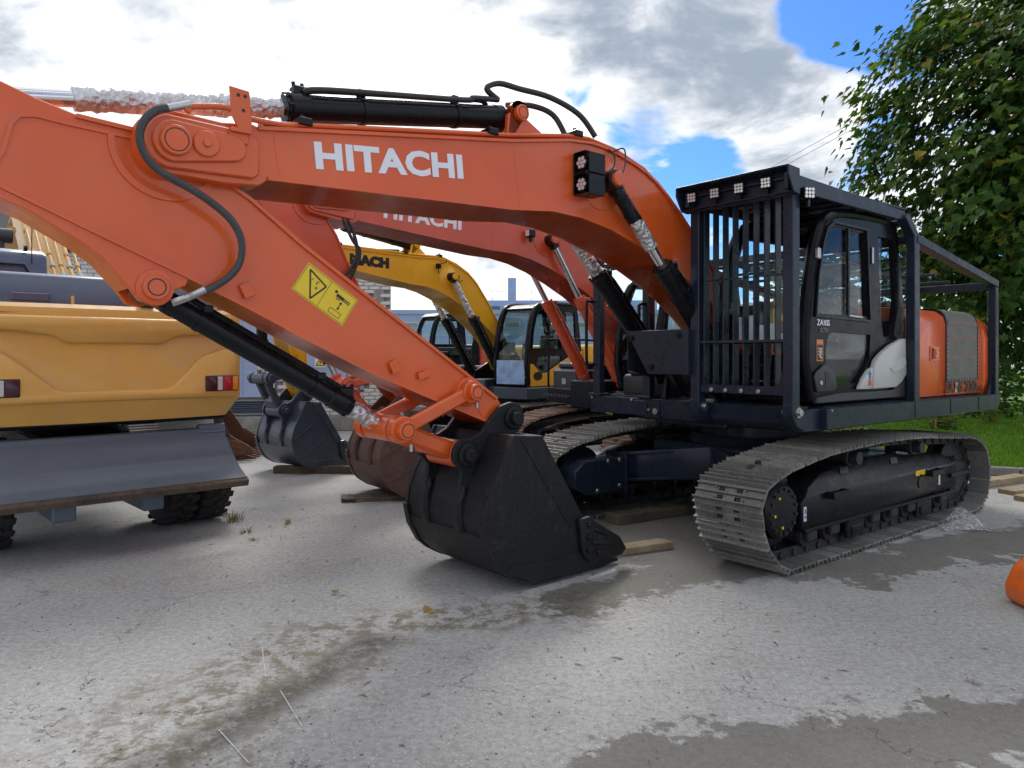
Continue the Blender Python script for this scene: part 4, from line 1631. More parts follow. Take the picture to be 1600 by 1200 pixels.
bm = BM()
prism(bm, [(1.0, 2.005), (1.02, 2.035), (1.035, 2.005)], 1.2875, 1.2885)
obj('yellow_stroke', bm, STICKY, cb)
bm = BM()
boxr(bm, (1.03, 1.14), (1.281, 1.284), (1.69, 1.88))
ws = obj('warning_decal', bm, STICKO, cb)
bm = BM()
boxr(bm, (1.04, 1.13), (1.284, 1.2855), (1.70, 1.835))
obj('decal_field', bm, BLACKL, ws)
bm = BM()
for i in range(5):
    boxr(bm, (1.05, 1.12 - .02 * (i % 2)), (1.2855, 1.2865), (1.80 - i * .013, 1.806 - i * .013))
prism(bm, [(1.10, 1.735), (1.06, 1.71), (1.05, 1.715), (1.085, 1.745)], 1.2855, 1.2865)
for i in range(4):
    boxr(bm, (1.05, 1.10), (1.284, 1.2855), (1.85, 1.856))
obj('decal_print', bm, STICKW, ws)
# rear corner trim and round vent
bm = BM()
lathe_y(bm, -.50, 2.02, [(1.28, .07), (1.295, .065), (1.297, .03)], 20)
prism(bm, [(-.36, 1.95), (-.46, 2.25), (-.60, 2.22), (-.63, 1.82), (-.50, 1.85)], 1.279, 1.286, bevel=.003)
obj('corner_vent', bm, PLASTIC, cb)
bm = BM()
boxr(bm, (.10, .13), (1.28, 1.30), (2.62, 2.78), .004)
boxr(bm, (1.14, 1.19), (1.29, 1.33), (2.58, 2.68), .01)
bar(bm, (.56, 1.284, 2.11), (.30, 1.284, 2.10), .012, .02, (0, 0, 1), .003)
obj('hinge', bm, STEEL, cb)
# cardboard box and papers left on the cab floor, seen between the bars
bm = BM()
boxr(bm, (.62, .98), (.46, .80), (1.90, 2.25), .006)
boxr(bm, (.60, 1.0), (.60, .66), (2.252, 2.256))
bx_ = obj('cardboard_box', bm, simple('brown_cardboard', (.30, .17, .09), .75, bump=.2), None)
bx_.matrix_world = Matrix.Translation(main.location) @ main.rotation_euler.to_matrix().to_4x4()
tag(bx_, 'brown cardboard box standing inside the barred cab', 'box')
bm = BM()
for i, yy in enumerate((.55, .68, .80, .92, 1.03, 1.13)):
    prism(bm, [(1.245, 1.86), (1.245, 1.88), (1.235, 2.10 - .04 * i + .05 * (i % 2)), (1.23, 1.86)], yy - .045, yy + .045)
obj('paper_sheet', bm, STICKW, cb)
bm = BM()
for y, z, w_, h_ in ((.50, 2.25, .06, .20), (.92, 2.10, .07, .14), (1.02, 2.08, .10, .05), (.93, 2.23, .07, .06)):
    prism(bm, [(y - w_ / 2, z - h_ / 2), (y + w_ / 2, z - h_ / 2), (y + w_ / 2, z + h_ / 2), (y - w_ / 2, z + h_ / 2)], 1.18, 1.183, 'x')
obj('caution_sticker', bm, STICKY, cb)
# silver-grey side cover behind the door
bm = BM()
prism(bm, [(.18, 1.62), (.13, 1.70), (.02, 1.765), (-.18, 1.845), (-.40, 1.905), (-.50, 1.915), (-.505, 1.70), (-.52, 1.55), (-.40, 1.47), (-.28, 1.425), (.20, 1.42)], 1.285, 1.345, bevel=.02, seg=2)
sc_ = obj('side_cover', bm, SILVER, main)
bm = BM()
prism(bm, [(.185, 1.63), (.26, 1.605), (.36, 1.53), (.46, 1.425), (.205, 1.42)], 1.285, 1.335, bevel=.015, seg=2)
prism(bm, [(-.12, 1.62), (-.30, 1.70), (-.47, 1.72), (-.49, 1.66), (-.40, 1.60), (-.2, 1.57)], 1.34, 1.352, bevel=.006)
obj('cover_panel', bm, SILVER, sc_)
bm = BM()
prism(bm, [(.30, 1.47), (.30, 1.455), (.23, 1.455), (.23, 1.47), (.24, 1.485), (.24, 1.515), (.29, 1.515), (.29, 1.485)], 1.336, 1.338)
obj('red_mark', bm, simple('red_mark_film', (.65, .08, .03), .4), sc_)
bm = BM()
prism(bm, [(.28, 1.52), (.28, 1.56), (.30, 1.56), (.265, 1.60), (.23, 1.56), (.25, 1.56), (.25, 1.52)], 1.336, 1.338)
obj('blue_arrow', bm, STICKB, sc_)
bm = BM()
prism(bm, [(-.30, 1.40), (-.30, 1.46), (-.42, 1.50), (-.56, 1.55), (-.60, 1.32), (1.20, 1.32), (1.20, 1.37), (.8, 1.40)], 1.275, 1.325, bevel=.01)
obj('sill', bm, PLASTIC, main)

# engine cover, radiator gauze and counterweight
bm = BM()
cov_sec = [(.30, 1.30), (1.315, 1.30), (1.315, 2.08), (1.29, 2.16), (1.22, 2.22), (1.12, 2.245), (.30, 2.26)]
prism(bm, cov_sec, -1.52, -.60, 'x', bevel=.012, seg=2)
ec = obj('engine_cover', bm, ORANGE, main)
bm = BM()
prism(bm, [(.30, 1.30), (1.32, 1.30), (1.32, 2.08), (1.295, 2.17), (1.22, 2.23), (1.12, 2.25), (.30, 2.25)], -2.60, -1.53, 'x', bevel=.015, seg=2)
rd = obj('radiator_door', bm, ORANGE, main)
bm = BM()
prism(bm, [(-1.30, 1.20), (1.30, 1.20), (1.34, 1.40), (1.34, 1.95), (1.29, 2.12), (1.16, 2.2), (-1.16, 2.2), (-1.29, 2.12), (-1.34, 1.95), (-1.34, 1.4)], -2.86, -2.615, 'x', bevel=.03, seg=3)
obj('counterweight', bm, ORANGE, main)
bm = BM()
boxr(bm, (-2.55, -.62), (-1.28, .30), (1.3, 2.18), .03)
obj('engine_housing', bm, ORANGE, main)
bm = BM()
gz = [(1.322, 1.48), (1.322, 2.06), (1.316, 2.12), (1.300, 2.175), (1.26, 2.225), (1.20, 2.248), (1.10, 2.256), (.80, 2.258)]
ribbon(bm, gz, -2.42, -1.56, -.006, 'x')
gzo = obj('radiator_gauze', bm, GAUZE, rd)
bm = BM()
for (a, b) in ((-2.45, -2.42), (-1.56, -1.53)):
    ribbon(bm, gz, a, b, -.010, 'x')
boxr(bm, (-2.45, -1.53), (1.318, 1.331), (1.45, 1.48))
obj('gauze_frame', bm, NAVY, gzo)
bm = BM()
for z in (1.72, 1.94, 2.10):
    boxr(bm, (-2.41, -1.57), (1.3285, 1.3305), (z - .022, z + .022))
obj('gauze_strip', bm, simple('rose_strip', (.21, .135, .115), .6), gzo)
bm = BM()
for i in range(12):
    z = 1.5 + i * .047
    for x in (-2.435, -1.545):
        cyl(bm, (x, 1.330, z), (x, 1.338, z), .008, None, 6)
for i in range(11):
    x = -1.60 - i * .077
    cyl(bm, (x, 1.329, 1.465), (x, 1.337, 1.465), .008, None, 6)
obj('gauze_screw', bm, STEEL, gzo)
bm = BM()
holes(bm, [(-1.13, 1.68), (-1.35, 1.68), (-1.35, 1.84), (-1.13, 1.84)], [[(-1.15, 1.70), (-1.22, 1.70), (-1.22, 1.82), (-1.15, 1.82)]], 1.313, 1.325, bevel=.003)
boxr(bm, (-1.30, -1.235), (1.322, 1.335), (1.71, 1.81), .006)
lt = obj('cover_latch', bm, ORANGE, ec)
bm = BM()
boxr(bm, (-1.22, -1.15), (1.314, 1.317), (1.70, 1.82))
obj('latch_recess', bm, BLACKL, lt)
bm = BM()
cyly(bm, -1.27, 1.77, 1.334, 1.342, .016, 12, 0, .003)
obj('latch_key', bm, STEEL, lt)
letters('lettering', 'ZA', BLACKL, rd, (-1.475, 1.333, 1.328), (-1.72, 1.333, 1.328), .122, (0, 1, 0), .035)
letters('lettering', 'IS', BLACKL, rd, (-1.845, 1.333, 1.328), (-1.98, 1.333, 1.328), .122, (0, 1, 0), .035)
letters('lettering', '220', BLACKL, rd, (-2.05, 1.333, 1.328), (-2.40, 1.333, 1.328), .118, (0, 1, 0), .035)
letters('lettering', 'LC', BLACKL, rd, (-2.42, 1.333, 1.328), (-2.57, 1.333, 1.328), .06, (0, 1, 0), .03)
for nm_, pts_, m_ in (('blue_stroke', [(-1.74, 1.44), (-1.79, 1.44), (-1.83, 1.328), (-1.80, 1.328)], STICKB), ('yellow_stroke', [(-1.83, 1.44), (-1.80, 1.44), (-1.75, 1.328), (-1.79, 1.328)], STICKY), ('red_stroke', [(-1.80, 1.40), (-1.81, 1.38), (-1.85, 1.44), (-1.835, 1.44)], STICKO)):
    bm = BM()
    prism(bm, pts_, 1.3325, 1.3345)
    obj(nm_, bm, m_, rd)
bm = BM()
boxr(bm, (-1.45, -.70), (.35, 1.05), (2.25, 2.32), .02)
cyl(bm, (-1.0, .2, 2.2), (-1.0, .2, 2.55), .06, None, 16)
obj('hood_top', bm, PLASTIC, main)

# cab guard
bm = BM()
P_ = .075
for y in (.37, 1.31):                                                  # front posts
    boxr(bm, (1.545, 1.655), (y - .048, y + .048), (1.33, 3.10), .008)
boxr(bm, (1.55, 1.65), (.32, 1.36), (3.085, 3.15), .006)
boxr(bm, (1.56, 1.63), (.42, 1.26), (1.40, 1.475), .006)
# roof: side boards, rear bar and the lamp visor
for y in (.345, 1.345):
    prism(bm, [(1.74, 3.10), (1.74, 3.245), (-.42, 3.185), (-.42, 3.10), (-.25, 3.085)], y - .02, y + .02, bevel=.006)
boxr(bm, (-.45, 1.70), (.33, 1.36), (3.195, 3.215), .003)
prism(bm, [(1.68, 3.07), (1.76, 3.07), (1.765, 3.075), (1.70, 3.085)], .30, 1.40, bevel=.003)
prism(bm, [(1.66, 3.255), (1.82, 3.27), (1.82, 3.285), (1.66, 3.27)], .29, 1.41, bevel=.003)
boxr(bm, (1.64, 1.665), (.29, 1.41), (3.06, 3.275), .003)
for y in (.29, 1.41):
    prism(bm, [(1.65, 3.06), (1.74, 3.07), (1.82, 3.20), (1.82, 3.28), (1.65, 3.27)], y - .008, y + .008, bevel=.003)
# rear posts beside the cab and slanted rails to the rear of the deck
for y in (1.38, -1.38):
    boxr(bm, (-.62, -.50), (y - .045, y + .045), (1.28, 2.96), .008)
    bar(bm, (-.40, y - .03, 3.13), (-.56, y, 2.93), .09, .10, (0, 1, 0), .008)
    bar(bm, (-.55, y, 2.92), (-2.80, y, 2.595), .09, .11, (0, 1, 0), .008)
    boxr(bm, (-2.82, -2.72), (y - .045, y + .045), (1.28, 2.62), .008)
    prism(bm, [(-2.70, 1.285), (-2.70, 1.50), (-2.58, 1.285)], y - .006, y + .006)
boxr(bm, (-2.82, -2.73), (-1.38, 1.38), (2.53, 2.62), .006)
boxr(bm, (-.62, -.52), (-1.38, 1.38), (2.87, 2.95), .006)
boxr(bm, (-.60, -.52), (.33, 1.36), (3.06, 3.12), .006)
for y in (-.75, -.1, .55):
    bar(bm, (-.57, y, 2.90), (-2.77, y, 2.565), .07, .05, (0, 1, 0), .005)
cg = obj('cab_guard', bm, NAVY, main)
for i in range(8):                                                      # front bars, flat steel on edge
    y = .455 + i * .1035
    bm = BM()
    boxr(bm, (1.545, 1.625), (y - .007, y + .007), (1.46, 3.09), .002)
    obj('bar', bm, NAVY, cg)
for z in (2.425, 1.865):
    bm = BM()
    boxr(bm, (1.58, 1.60), (.42, 1.26), (z - .006, z + .006))
    if z < 2:
        prism(bm, [(1.53, z - .02), (1.64, z - .01), (1.64, z + .01), (1.53, z + .005)], .42, 1.26)
    obj('cross_bar', bm, NAVY, cg)
for i in range(7):                                                      # roof slats
    x = 1.35 - i * .24
    bm = BM()
    boxr(bm, (x - .06, x + .06), (.36, 1.33), (3.15, 3.165))
    obj('roof_slat', bm, NAVY, cg)
for i in range(5):                                                      # rear roof bars over the engine
    t_ = (i + .5) / 5
    bm = BM()
    boxr(bm, (-.70 - 2.0 * t_ - .02, -.70 - 2.0 * t_ + .02), (-1.34, 1.0), (2.895 - .31 * t_, 2.93 - .31 * t_), .004)
    obj('rear_roof_bar', bm, NAVY, cg)
for y, ys in ((.37, 1), (1.31, 1)):                                     # hinge brackets below the posts
    bm = BM()
    prism(bm, [(1.66, 1.34), (1.66, 1.24), (1.60, 1.15), (1.48, 1.095), (1.20, 1.09), (1.20, 1.28), (1.52, 1.28), (1.545, 1.34)], y - .05, y + .05, bevel=.008)
    hb = obj('guard_hinge', bm, NAVY, cg)
    bm = BM()
    for s in (-1, 1):
        cyl(bm, (1.58, y + s * .05, 1.265), (1.58, y + s * .085, 1.265), .034, None, 6, 0, .004)
        cyl(bm, (1.58, y + s * .05, 1.265), (1.58, y + s * .062, 1.265), .045, None, 16)
    obj('hinge_bolt', bm, STEEL, hb)
bm = BM()
prism(bm, [(1.52, 1.30), (1.24, 1.30), (1.24, 1.09), (1.42, 1.095), (1.50, 1.16)], .42, 1.26, bevel=.006)
obj('toe_plate', bm, NAVY, cg)
bm = BM()
for y in (.55, .70, .86, 1.03):
    cyl(bm, (1.63, y, 1.43), (1.655, y, 1.43), .02, None, 8, 0, .003)
obj('guard_bolt', bm, STEEL, cg)
bm = BM()
for y, s in ((.42, 1), (1.26, -1)):
    t_ = [(y, 1.475), (y + s * .07, 1.475), (y, 1.70)]
    prism(bm, t_, 1.60, 1.607, 'x')
obj('gusset', bm, NAVY, cg)


def flood(parent, c, facing, r=.05):
    f_ = Vector(facing).normalized()
    bm = BM()
    a, b = frame(f_)
    M = Matrix((f_, a, b)).transposed()
    box(bm, c, (.06, r * 2, r * 2), .012, M, 0, 2)
    boxr(bm, (c[0] - .02, c[0] + .01), (c[1] - .012, c[1] + .012), (c[2] - r - .06, c[2] - r + .01))
    l_ = obj('work_lamp', bm, BLACK, parent)
    bm = BM()
    for i in range(3):
        for j in range(3):
            q = Vector(c) + f_ * .03 + a * (i - 1) * r * .58 + b * (j - 1) * r * .58
            cyl(bm, q, q + f_ * .006, r * .27, None, 10)
    obj('lamp_lens', bm, LEDW, l_)


for y in (.39, .64, .89, 1.15):
    flood(cg, (1.70, y, 3.19), (1, .12, -.05), .047)
flood(cg, (1.50, 1.40, 3.09), (.55, 1, -.05), .05)

# guard plate in front of the boom feet
bm = BM()
prism(bm, [(-.42, 1.985), (.34, 1.985), (.34, 1.56), (-.14, 1.56)], 1.70, 1.716, 'x', bevel=.004)
prism(bm, [(1.70, 1.985), (1.70, 1.56), (1.30, 1.50), (1.20, 1.90)], .325, .338, bevel=.003)
prism(bm, [(1.70, 1.985), (1.70, 1.60), (1.30, 1.50), (1.10, 1.90)], -.42, -.408, bevel=.003)
sp_ = obj('boom_foot_guard', bm, NAVY, main)
bm = BM()
for y, z in ((-.34, 1.91), (.24, 1.93), (-.09, 1.63)):
    cyl(bm, (1.716, y, z), (1.722, y, z), .035, None, 18)
    cyl(bm, (1.722, y, z), (1.735, y, z), .018, None, 6)
obj('guard_bolt', bm, BLACK, sp_)
bm = BM()
for s in (-1, 1):
    for yy in (YC + s * .33,):
        prism(bm, [(.15, 1.28), (.15, 1.75), (.40, 2.05), (.62, 1.80), (1.05, 1.60), (1.10, 1.28)], yy - .025, yy + .025, bevel=.006)
for (a, b, c_) in ((1.30, -.02, 1.46), (1.33, .06, 1.46), (1.36, -.14, 1.44), (1.30, .18, 1.44)):
    tube(bm, spline([(a, b, 1.95), (a + .12, b + .03, 1.70), (a + .05, b + .10, 1.45), (a - .1, b + .12, 1.34)], 5), .032, 8)
obj('boom_bracket', bm, BLACK, main)

# right-hand side: posts, handrails, tool boxes, step grating
bm = BM()
boxr(bm, (1.10, 1.20), (-1.40, -1.30), (1.28, 2.95), .008)
boxr(bm, (1.10, 1.20), (-.66, -.56), (1.28, 2.75), .008)
bar(bm, (1.15, -1.38, 2.93), (-.55, -1.38, 2.90), .09, .09, (0, 1, 0), .008)
bar(bm, (1.15, -.61, 2.74), (1.15, -1.35, 2.74), .07, .07, (0, 0, 1), .006)
for y in (-1.35, -.61):
    boxr(bm, (1.06, 1.24), (y - .09, y + .09), (1.283, 1.31), .004)
fp = obj('side_guard_post', bm, NAVY, main)
bm = BM()
tube(bm, spline([(1.20, -1.39, 2.36), (1.28, -1.40, 2.36), (1.30, -1.40, 2.30), (1.30, -1.40, 1.70), (1.28, -1.40, 1.64), (1.20, -1.39, 1.64)], 4), .018, 8)
tube(bm, spline([(1.20, -.62, 2.30), (1.26, -.64, 2.28), (1.27, -.64, 2.20), (1.27, -.64, 1.62), (1.25, -.64, 1.58), (1.20, -.62, 1.58)], 4), .018, 8)
obj('handrail', bm, BLACK, fp)
bm = BM()
prism(bm, [(1.02, 1.30), (1.02, 1.50), (.99, 1.53), (.45, 1.53), (.45, 1.30)], -1.10, -.42, bevel=.02, seg=2)
prism(bm, [(1.03, 1.53), (1.03, 1.57), (.98, 1.67), (.90, 1.70), (.45, 1.70), (.45, 1.53)], -1.02, -.46, bevel=.03, seg=2)
tb = obj('tool_box', bm, PLASTIC, main)
bm = BM()
boxr(bm, (1.02, 1.04), (-.74, -.64), (1.40, 1.46), .006)
obj('box_latch', bm, STEEL, tb)
bm = BM()
for i in range(9):
    boxr(bm, (.60, .62), (-1.32, -.98), (1.36 + i * .035, 1.372 + i * .035))
for i in range(9):
    boxr(bm, (.605, .615), (-1.32 + i * .042, -1.312 + i * .042), (1.34, 1.70))
obj('step_grating', bm, BLACK, main)
bm = BM()
boxr(bm, (-2.5, .40), (-1.30, -.45), (1.3, 1.62), .03)
boxr(bm, (.40, .62), (-1.28, -.50), (1.30, 1.36), .01)
obj('fuel_tank', bm, PLASTIC, main)
bm = BM()
cyl(bm, (-1.2, -1.32, 2.90), (-1.2, -1.32, 3.0), .05, None, 14)
boxr(bm, (-1.1, -1.02), (1.30, 1.36), (2.86, 2.95), .01)
obj('reversing_camera', bm, BLACK, cg)

# ------------------------------------------------------------------ the other tracked machines
def plain_upper(ex, hood_mat, cab_mat, deck_mat, lower_mat=None, low_window=True, glass_m=None):
    bm = BM()
    boxr(bm, (-2.5, 1.35), (-1.33, 1.33), (1.05, 1.30), .02)
    boxr(bm, (.2, 1.5), (-.50, .28), (1.0, 1.45), .02)
    obj('slew_deck', bm, deck_mat, ex)
    bm = BM()
    prism(bm, [(-.66, 1.30), (-.66, 2.12), (-.74, 2.2), (-2.35, 2.2), (-2.45, 2.1), (-2.45, 1.3)], -1.30, 1.32, bevel=.03, seg=2)
    obj('engine_cover', bm, hood_mat, ex)
    bm = BM()
    prism(bm, [(-2.47, 1.10), (-2.85, 1.16), (-2.92, 1.4), (-2.9, 2.0), (-2.8, 2.15), (-2.47, 2.15)], -1.32, 1.32, bevel=.05, seg=3)
    obj('counterweight', bm, hood_mat, ex)
    c_ = cab(ex, cab_mat, .38, 1.28, glass_m, None, True, low_window)
    seat_controls(ex, c_, .38, 1.28)
    bm = BM()
    boxr(bm, (-.55, .62), (-1.30, -.46), (1.30, 1.72), .04)
    boxr(bm, (.62, 1.25), (-1.30, -.62), (1.05, 1.62), .04)
    boxr(bm, (.70, 1.20), (-1.22, -.66), (1.62, 1.74), .04)
    tb_ = obj('tool_box', bm, PLASTIC, ex)
    bm = BM()
    boxr(bm, (1.25, 1.262), (-1.02, -.92), (1.36, 1.46), .004)
    obj('box_latch', bm, STEEL, tb_)
    bm = BM()
    boxr(bm, (1.2, 1.42), (-1.33, -.62), (1.16, 1.185), .004)
    for i in range(7):
        boxr(bm, (1.42, 1.435), (-1.31 + i * .1, -1.25 + i * .1), (1.15, 1.20))
    obj('step', bm, PLASTIC, ex)
    bm = BM()
    tube(bm, spline([(1.30, -1.34, 1.30), (1.30, -1.34, 2.05), (1.26, -1.34, 2.12), (.3, -1.34, 2.12), (.22, -1.34, 2.05), (.22, -1.34, 1.72)], 4), .02, 8)
    obj('handrail', bm, BLACK, ex)
    bm = BM()
    for s in (-1, 1):
        yy = YC + s * .33
        prism(bm, [(.05, 1.28), (.15, 1.75), (.40, 2.05), (.62, 1.80), (1.05, 1.60), (1.10, 1.28)], yy - .025, yy + .025, bevel=.006)
    obj('boom_bracket', bm, BLACK, ex)
    return c_


def mirror(ex, p, q):
    bm = BM()
    tube(bm, [p, q], .014, 6)
    box(bm, q, (.03, .16, .26), .03, None, 0, 2)
    obj('mirror', bm, BLACK, ex)


# second orange machine
m2 = tag(empty('tracked_excavator', (2.322, 11.692, 0), 55.9, .944), 'orange excavator behind the nearest one, with rust-brown bucket and rusty tracks', 'excavator', 'excavators parked in a row')
tracks(m2, SHOER, BLACK, 5.0, False)
undercarriage(m2, BLACK, 5.0)
plain_upper(m2, ORANGE2, BLACK, BLACK)
front_gear(m2, dict(paint=ORANGE2, text='HITACHI', text_mat=WHITE, text_span=((5.274, 2.926), (4.136, 3.036), .178), bucket_mat=RUSTB, ram_mat=BLACK, boom_ram_mat=ORANGE2, beta=8.0, tip=(4.68, 1.25),
                    solve=True, bucket_rot=4, bucket_style=1, boom_ram_base=(1.12, 1.40), sticker=False))
bm = BM()
box(bm, (0, 0, 0), (.12, .10, .11), .015)
boxr(bm, (-.02, .02), (-.02, .02), (-.12, -.05))
lp = obj('work_lamp', bm, BLACK, m2)
lp.location = B2 = rotxz(FOOT, R(8)) @ Vector((3.055, .27, 3.237))
bm = BM()
box(bm, (.062, 0, 0), (.004, .085, .085), .001)
obj('lamp_lens', bm, LEDW, lp)
B2m = rotxz(FOOT, R(8))
bm = BM()
for dx in (0, .12):
    tube(bm, spline([(5.62 + dx * .3, .16, 3.62), (5.48, .17, 3.40 - dx), (5.42 - dx * .3, .17, 3.12), (5.55, .16, 2.86 - dx), (5.80, .15, 2.72 - dx)], 6), .022, 8)
obj('arm_hose', bm, HOSE, m2)
bm = BM()
prism(bm, [(5.02, 2.20), (5.32, 2.10), (5.40, 2.32), (5.10, 2.42)], .072, .076)
wd = obj('warning_decal', bm, STICKY, m2)
bm = BM()
ribbon(bm, [(5.14, 2.34), (5.34, 2.27), (5.20, 2.17)], .076, .078, .014, closed=True)
boxr(bm, (5.05, 5.09), (.076, .078), (2.2, 2.3))
obj('decal_print', bm, BLACKL, wd)
bm = BM()
for i in range(3):
    tube(bm, spline([(5.30 - i * .02, -.02 - i * .05, 2.62), (5.16, -.02 - i * .05, 2.52), (5.02, -.02 - i * .05, 2.30), (4.92, -.02 - i * .05, 2.05)], 5), .016, 6)
obj('arm_pipe', bm, ORANGE2, m2)

# yellow machine
m3 = tag(empty('tracked_excavator', (.162, 15.007, 0), 40.5, .891), 'yellow excavator with black cab and slate-blue bucket resting on a beam', 'excavator', 'excavators parked in a row')
tracks(m3, SHOE, BLACK, -8.0, False)
undercarriage(m3, BLACK, -8.0)
c3 = plain_upper(m3, YELLOW, BLACK, BUCKETG, None, True, GLASSD)
front_gear(m3, dict(paint=YELLOW, text='MACH', text_bold=.09, text_mat=BLACKL, text_span=((5.10, 2.91), (4.214, 3.036), .20), bucket_mat=BUCKETG, ram_mat=BLACK, boom_ram_mat=BLACK, beta=8.1, tip=(5.72, 1.30), link_paint=BUCKETG,
                    solve=True, bucket_rot=0, bucket_style=1, sticker=False, arm_foil=[(.53, .8, .014, FOIL)], boom_foil_near=[(.63, .96, .022, FOIL)], boom_foil_far=[(.63, .96, .022, FOIL)], bucket_foil=[(.83, .98, .03, FOIL)]))
bm = BM()
prism(bm, [(1.22, 1.32), (1.22, 1.78), (1.12, 1.78), (1.02, 1.70), (.88, 1.58), (.68, 1.60), (-.10, 1.92), (-.60, 2.05), (-.62, 1.32)], 1.283, 1.30, bevel=.006)
ps = obj('side_panel', bm, YELLOW, m3)
bm = BM()
prism(bm, [(.98 + .15 * math.cos(k * .52), 1.53 + .09 * math.sin(k * .52)) for k in range(12)], 1.30, 1.304)
obj('door_handle', bm, BLACKL, ps)
bm = BM()
prism(bm, [(.45, 1.36), (1.21, 1.36), (1.21, 1.86), (.45, 1.86)], 1.30, 1.31, 'x', bevel=.003)
obj('lower_windscreen', bm, simple('sky_reflection_pane', (.26, .40, .62), .08, bump=.5, bscale=4, bd=.02, var=.25, scale=5), m3)  # bluish sky reflection painted into the pane's base colour
mirror(m3, (1.25, -1.34, 1.8), (1.36, -1.40, 2.0))
bm = BM()
box(bm, (0, 0, 0), (.08, .09, .10), .012)
tube(bm, [(0, 0, -.05), (-.02, -.02, -.14)], .01, 6)
lp = obj('work_lamp', bm, BLACK, m3)
lp.location = rotxz(FOOT, R(8.1)) @ Vector((3.05, .25, 3.36))
bm = BM()
tube(bm, spline([(3.0, .2, 3.42), (2.85, .22, 3.48), (2.80, .2, 3.56)], 5), .008, 6)
tube(bm, spline([(2.62, .34, 3.24), (2.50, .30, 3.28), (2.46, .24, 3.18), (2.3, .21, 3.24)], 5), .008, 6)
bm.transform(rotxz(FOOT, R(8.1)))
obj('lamp_cable', bm, HOSE, m3)

# machine with the white roof further back
m4 = tag(empty('tracked_excavator', (-2.37, 25.0, 0), 51, 1.0), 'dark-cabbed machine with white roof and red-orange hood, farthest back', 'excavator', 'excavators parked in a row')
undercarriage(m4, BLACK)
bm = BM()
for s in (-1, 1):
    prism(bm, [(2.2, .3), (2.2, .7), (1.9, .9), (-1.9, .9), (-2.2, .7), (-2.2, .3), (-1.9, 0), (1.9, 0)], s * 1.2 - .3, s * 1.2 + .3, bevel=.03)
    obj('track', bm, CHAIN, m4)
    bm = BM()
bm.free()
cab(m4, BLACK)
bm = BM()
boxr(bm, (-2.5, 1.35), (-1.33, 1.33), (1.05, 1.32), .02)
obj('slew_deck', bm, YELLOW, m4)
bm = BM()
prism(bm, [(1.08, 2.99), (.9, 3.10), (.1, 3.14), (-.35, 3.13), (-.45, 3.05)], .36, 1.24, bevel=.02)
obj('cab_roof', bm, SILVER, m4)
bm = BM()
boxr(bm, (-2.6, -.66), (-1.3, 1.32), (1.3, 2.12), .05, 0, 2)
hd4 = obj('engine_cover', bm, simple('red_orange_paint', (.62, .09, .06), .4), m4)
bm = BM()
lathe_y(bm, -1.6, 1.72, [(1.322, .34), (1.326, .34)], 20)
rs = obj('round_sticker', bm, simple('teal_sticker', (.1, .35, .4), .4), hd4)
bm = BM()
boxr(bm, (-1.85, -1.35), (1.326, 1.33), (1.66, 1.78))
lathe_y(bm, -1.6, 1.90, [(1.326, .1), (1.33, .1)], 12)
obj('sticker_print', bm, STICKY, rs)

# ------------------------------------------------------------------ wheeled excavator at the left, seen from behind
wx = bpy.data.objects.new('wheeled_excavator', None)
COL.objects.link(wx)
wx.location = (-4.97, 7.86, 0)
wx.rotation_euler = (0, 0, math.atan2(.73, -.68))
tag(wx, 'amber wheeled excavator seen from behind, dozer blade raised above its dual tyres', 'excavator')
Y0 = -.12
bm = BM()
# counterweight: plan with rounded corners, lofted through levels
lev = [(1.17, .10, .10), (1.35, .0, .0), (2.06, .0, .0), (2.13, .02, .015), (2.165, .07, .04)]
rings = []
for (z, ix, iy) in lev:
    hw = 1.12 - iy
    ring = []
    pl = [(-.9, -hw)] + [(-2.2 + ix + .16 - .16 * math.sin(a), -hw + .16 - .16 * math.cos(a)) for a in [k * math.pi / 12 for k in range(7)]] + [(-2.24 + ix, -.4), (-2.245 + ix, 0), (-2.24 + ix, .4)] + [(-2.2 + ix + .16 - .16 * math.cos(a), hw - .16 + .16 * math.sin(a)) for a in [k * math.pi / 12 for k in range(7)]] + [(-.9, hw)]
    rings.append([bm.verts.new((x, y + Y0, z)) for x, y in pl])
for i in range(len(rings) - 1):
    n_ = len(rings[i])
    for k in range(n_):
        bm.faces.new((rings[i][k], rings[i][(k + 1) % n_], rings[i + 1][(k + 1) % n_], rings[i + 1][k]))
bm.faces.new(rings[0][::-1])
bm.faces.new(rings[-1])
cw = obj('counterweight', bm, AMBER, wx, 28)
bm = BM()
ribbon(bm, [(-2.21, 2.085), (-2.21, 2.09)], Y0 - 1.0, Y0 + 1.0, -.06)
obj('seam', bm, AMBER, cw)
for yy in (Y0 - .9, Y0 + .9):
    bm = BM()
    cyl(bm, (-1.95, yy, 2.16), (-1.95, yy, 2.20), .05, None, 16, 0, .008)
    obj('lifting_boss', bm, AMBER, cw)
bm = BM()
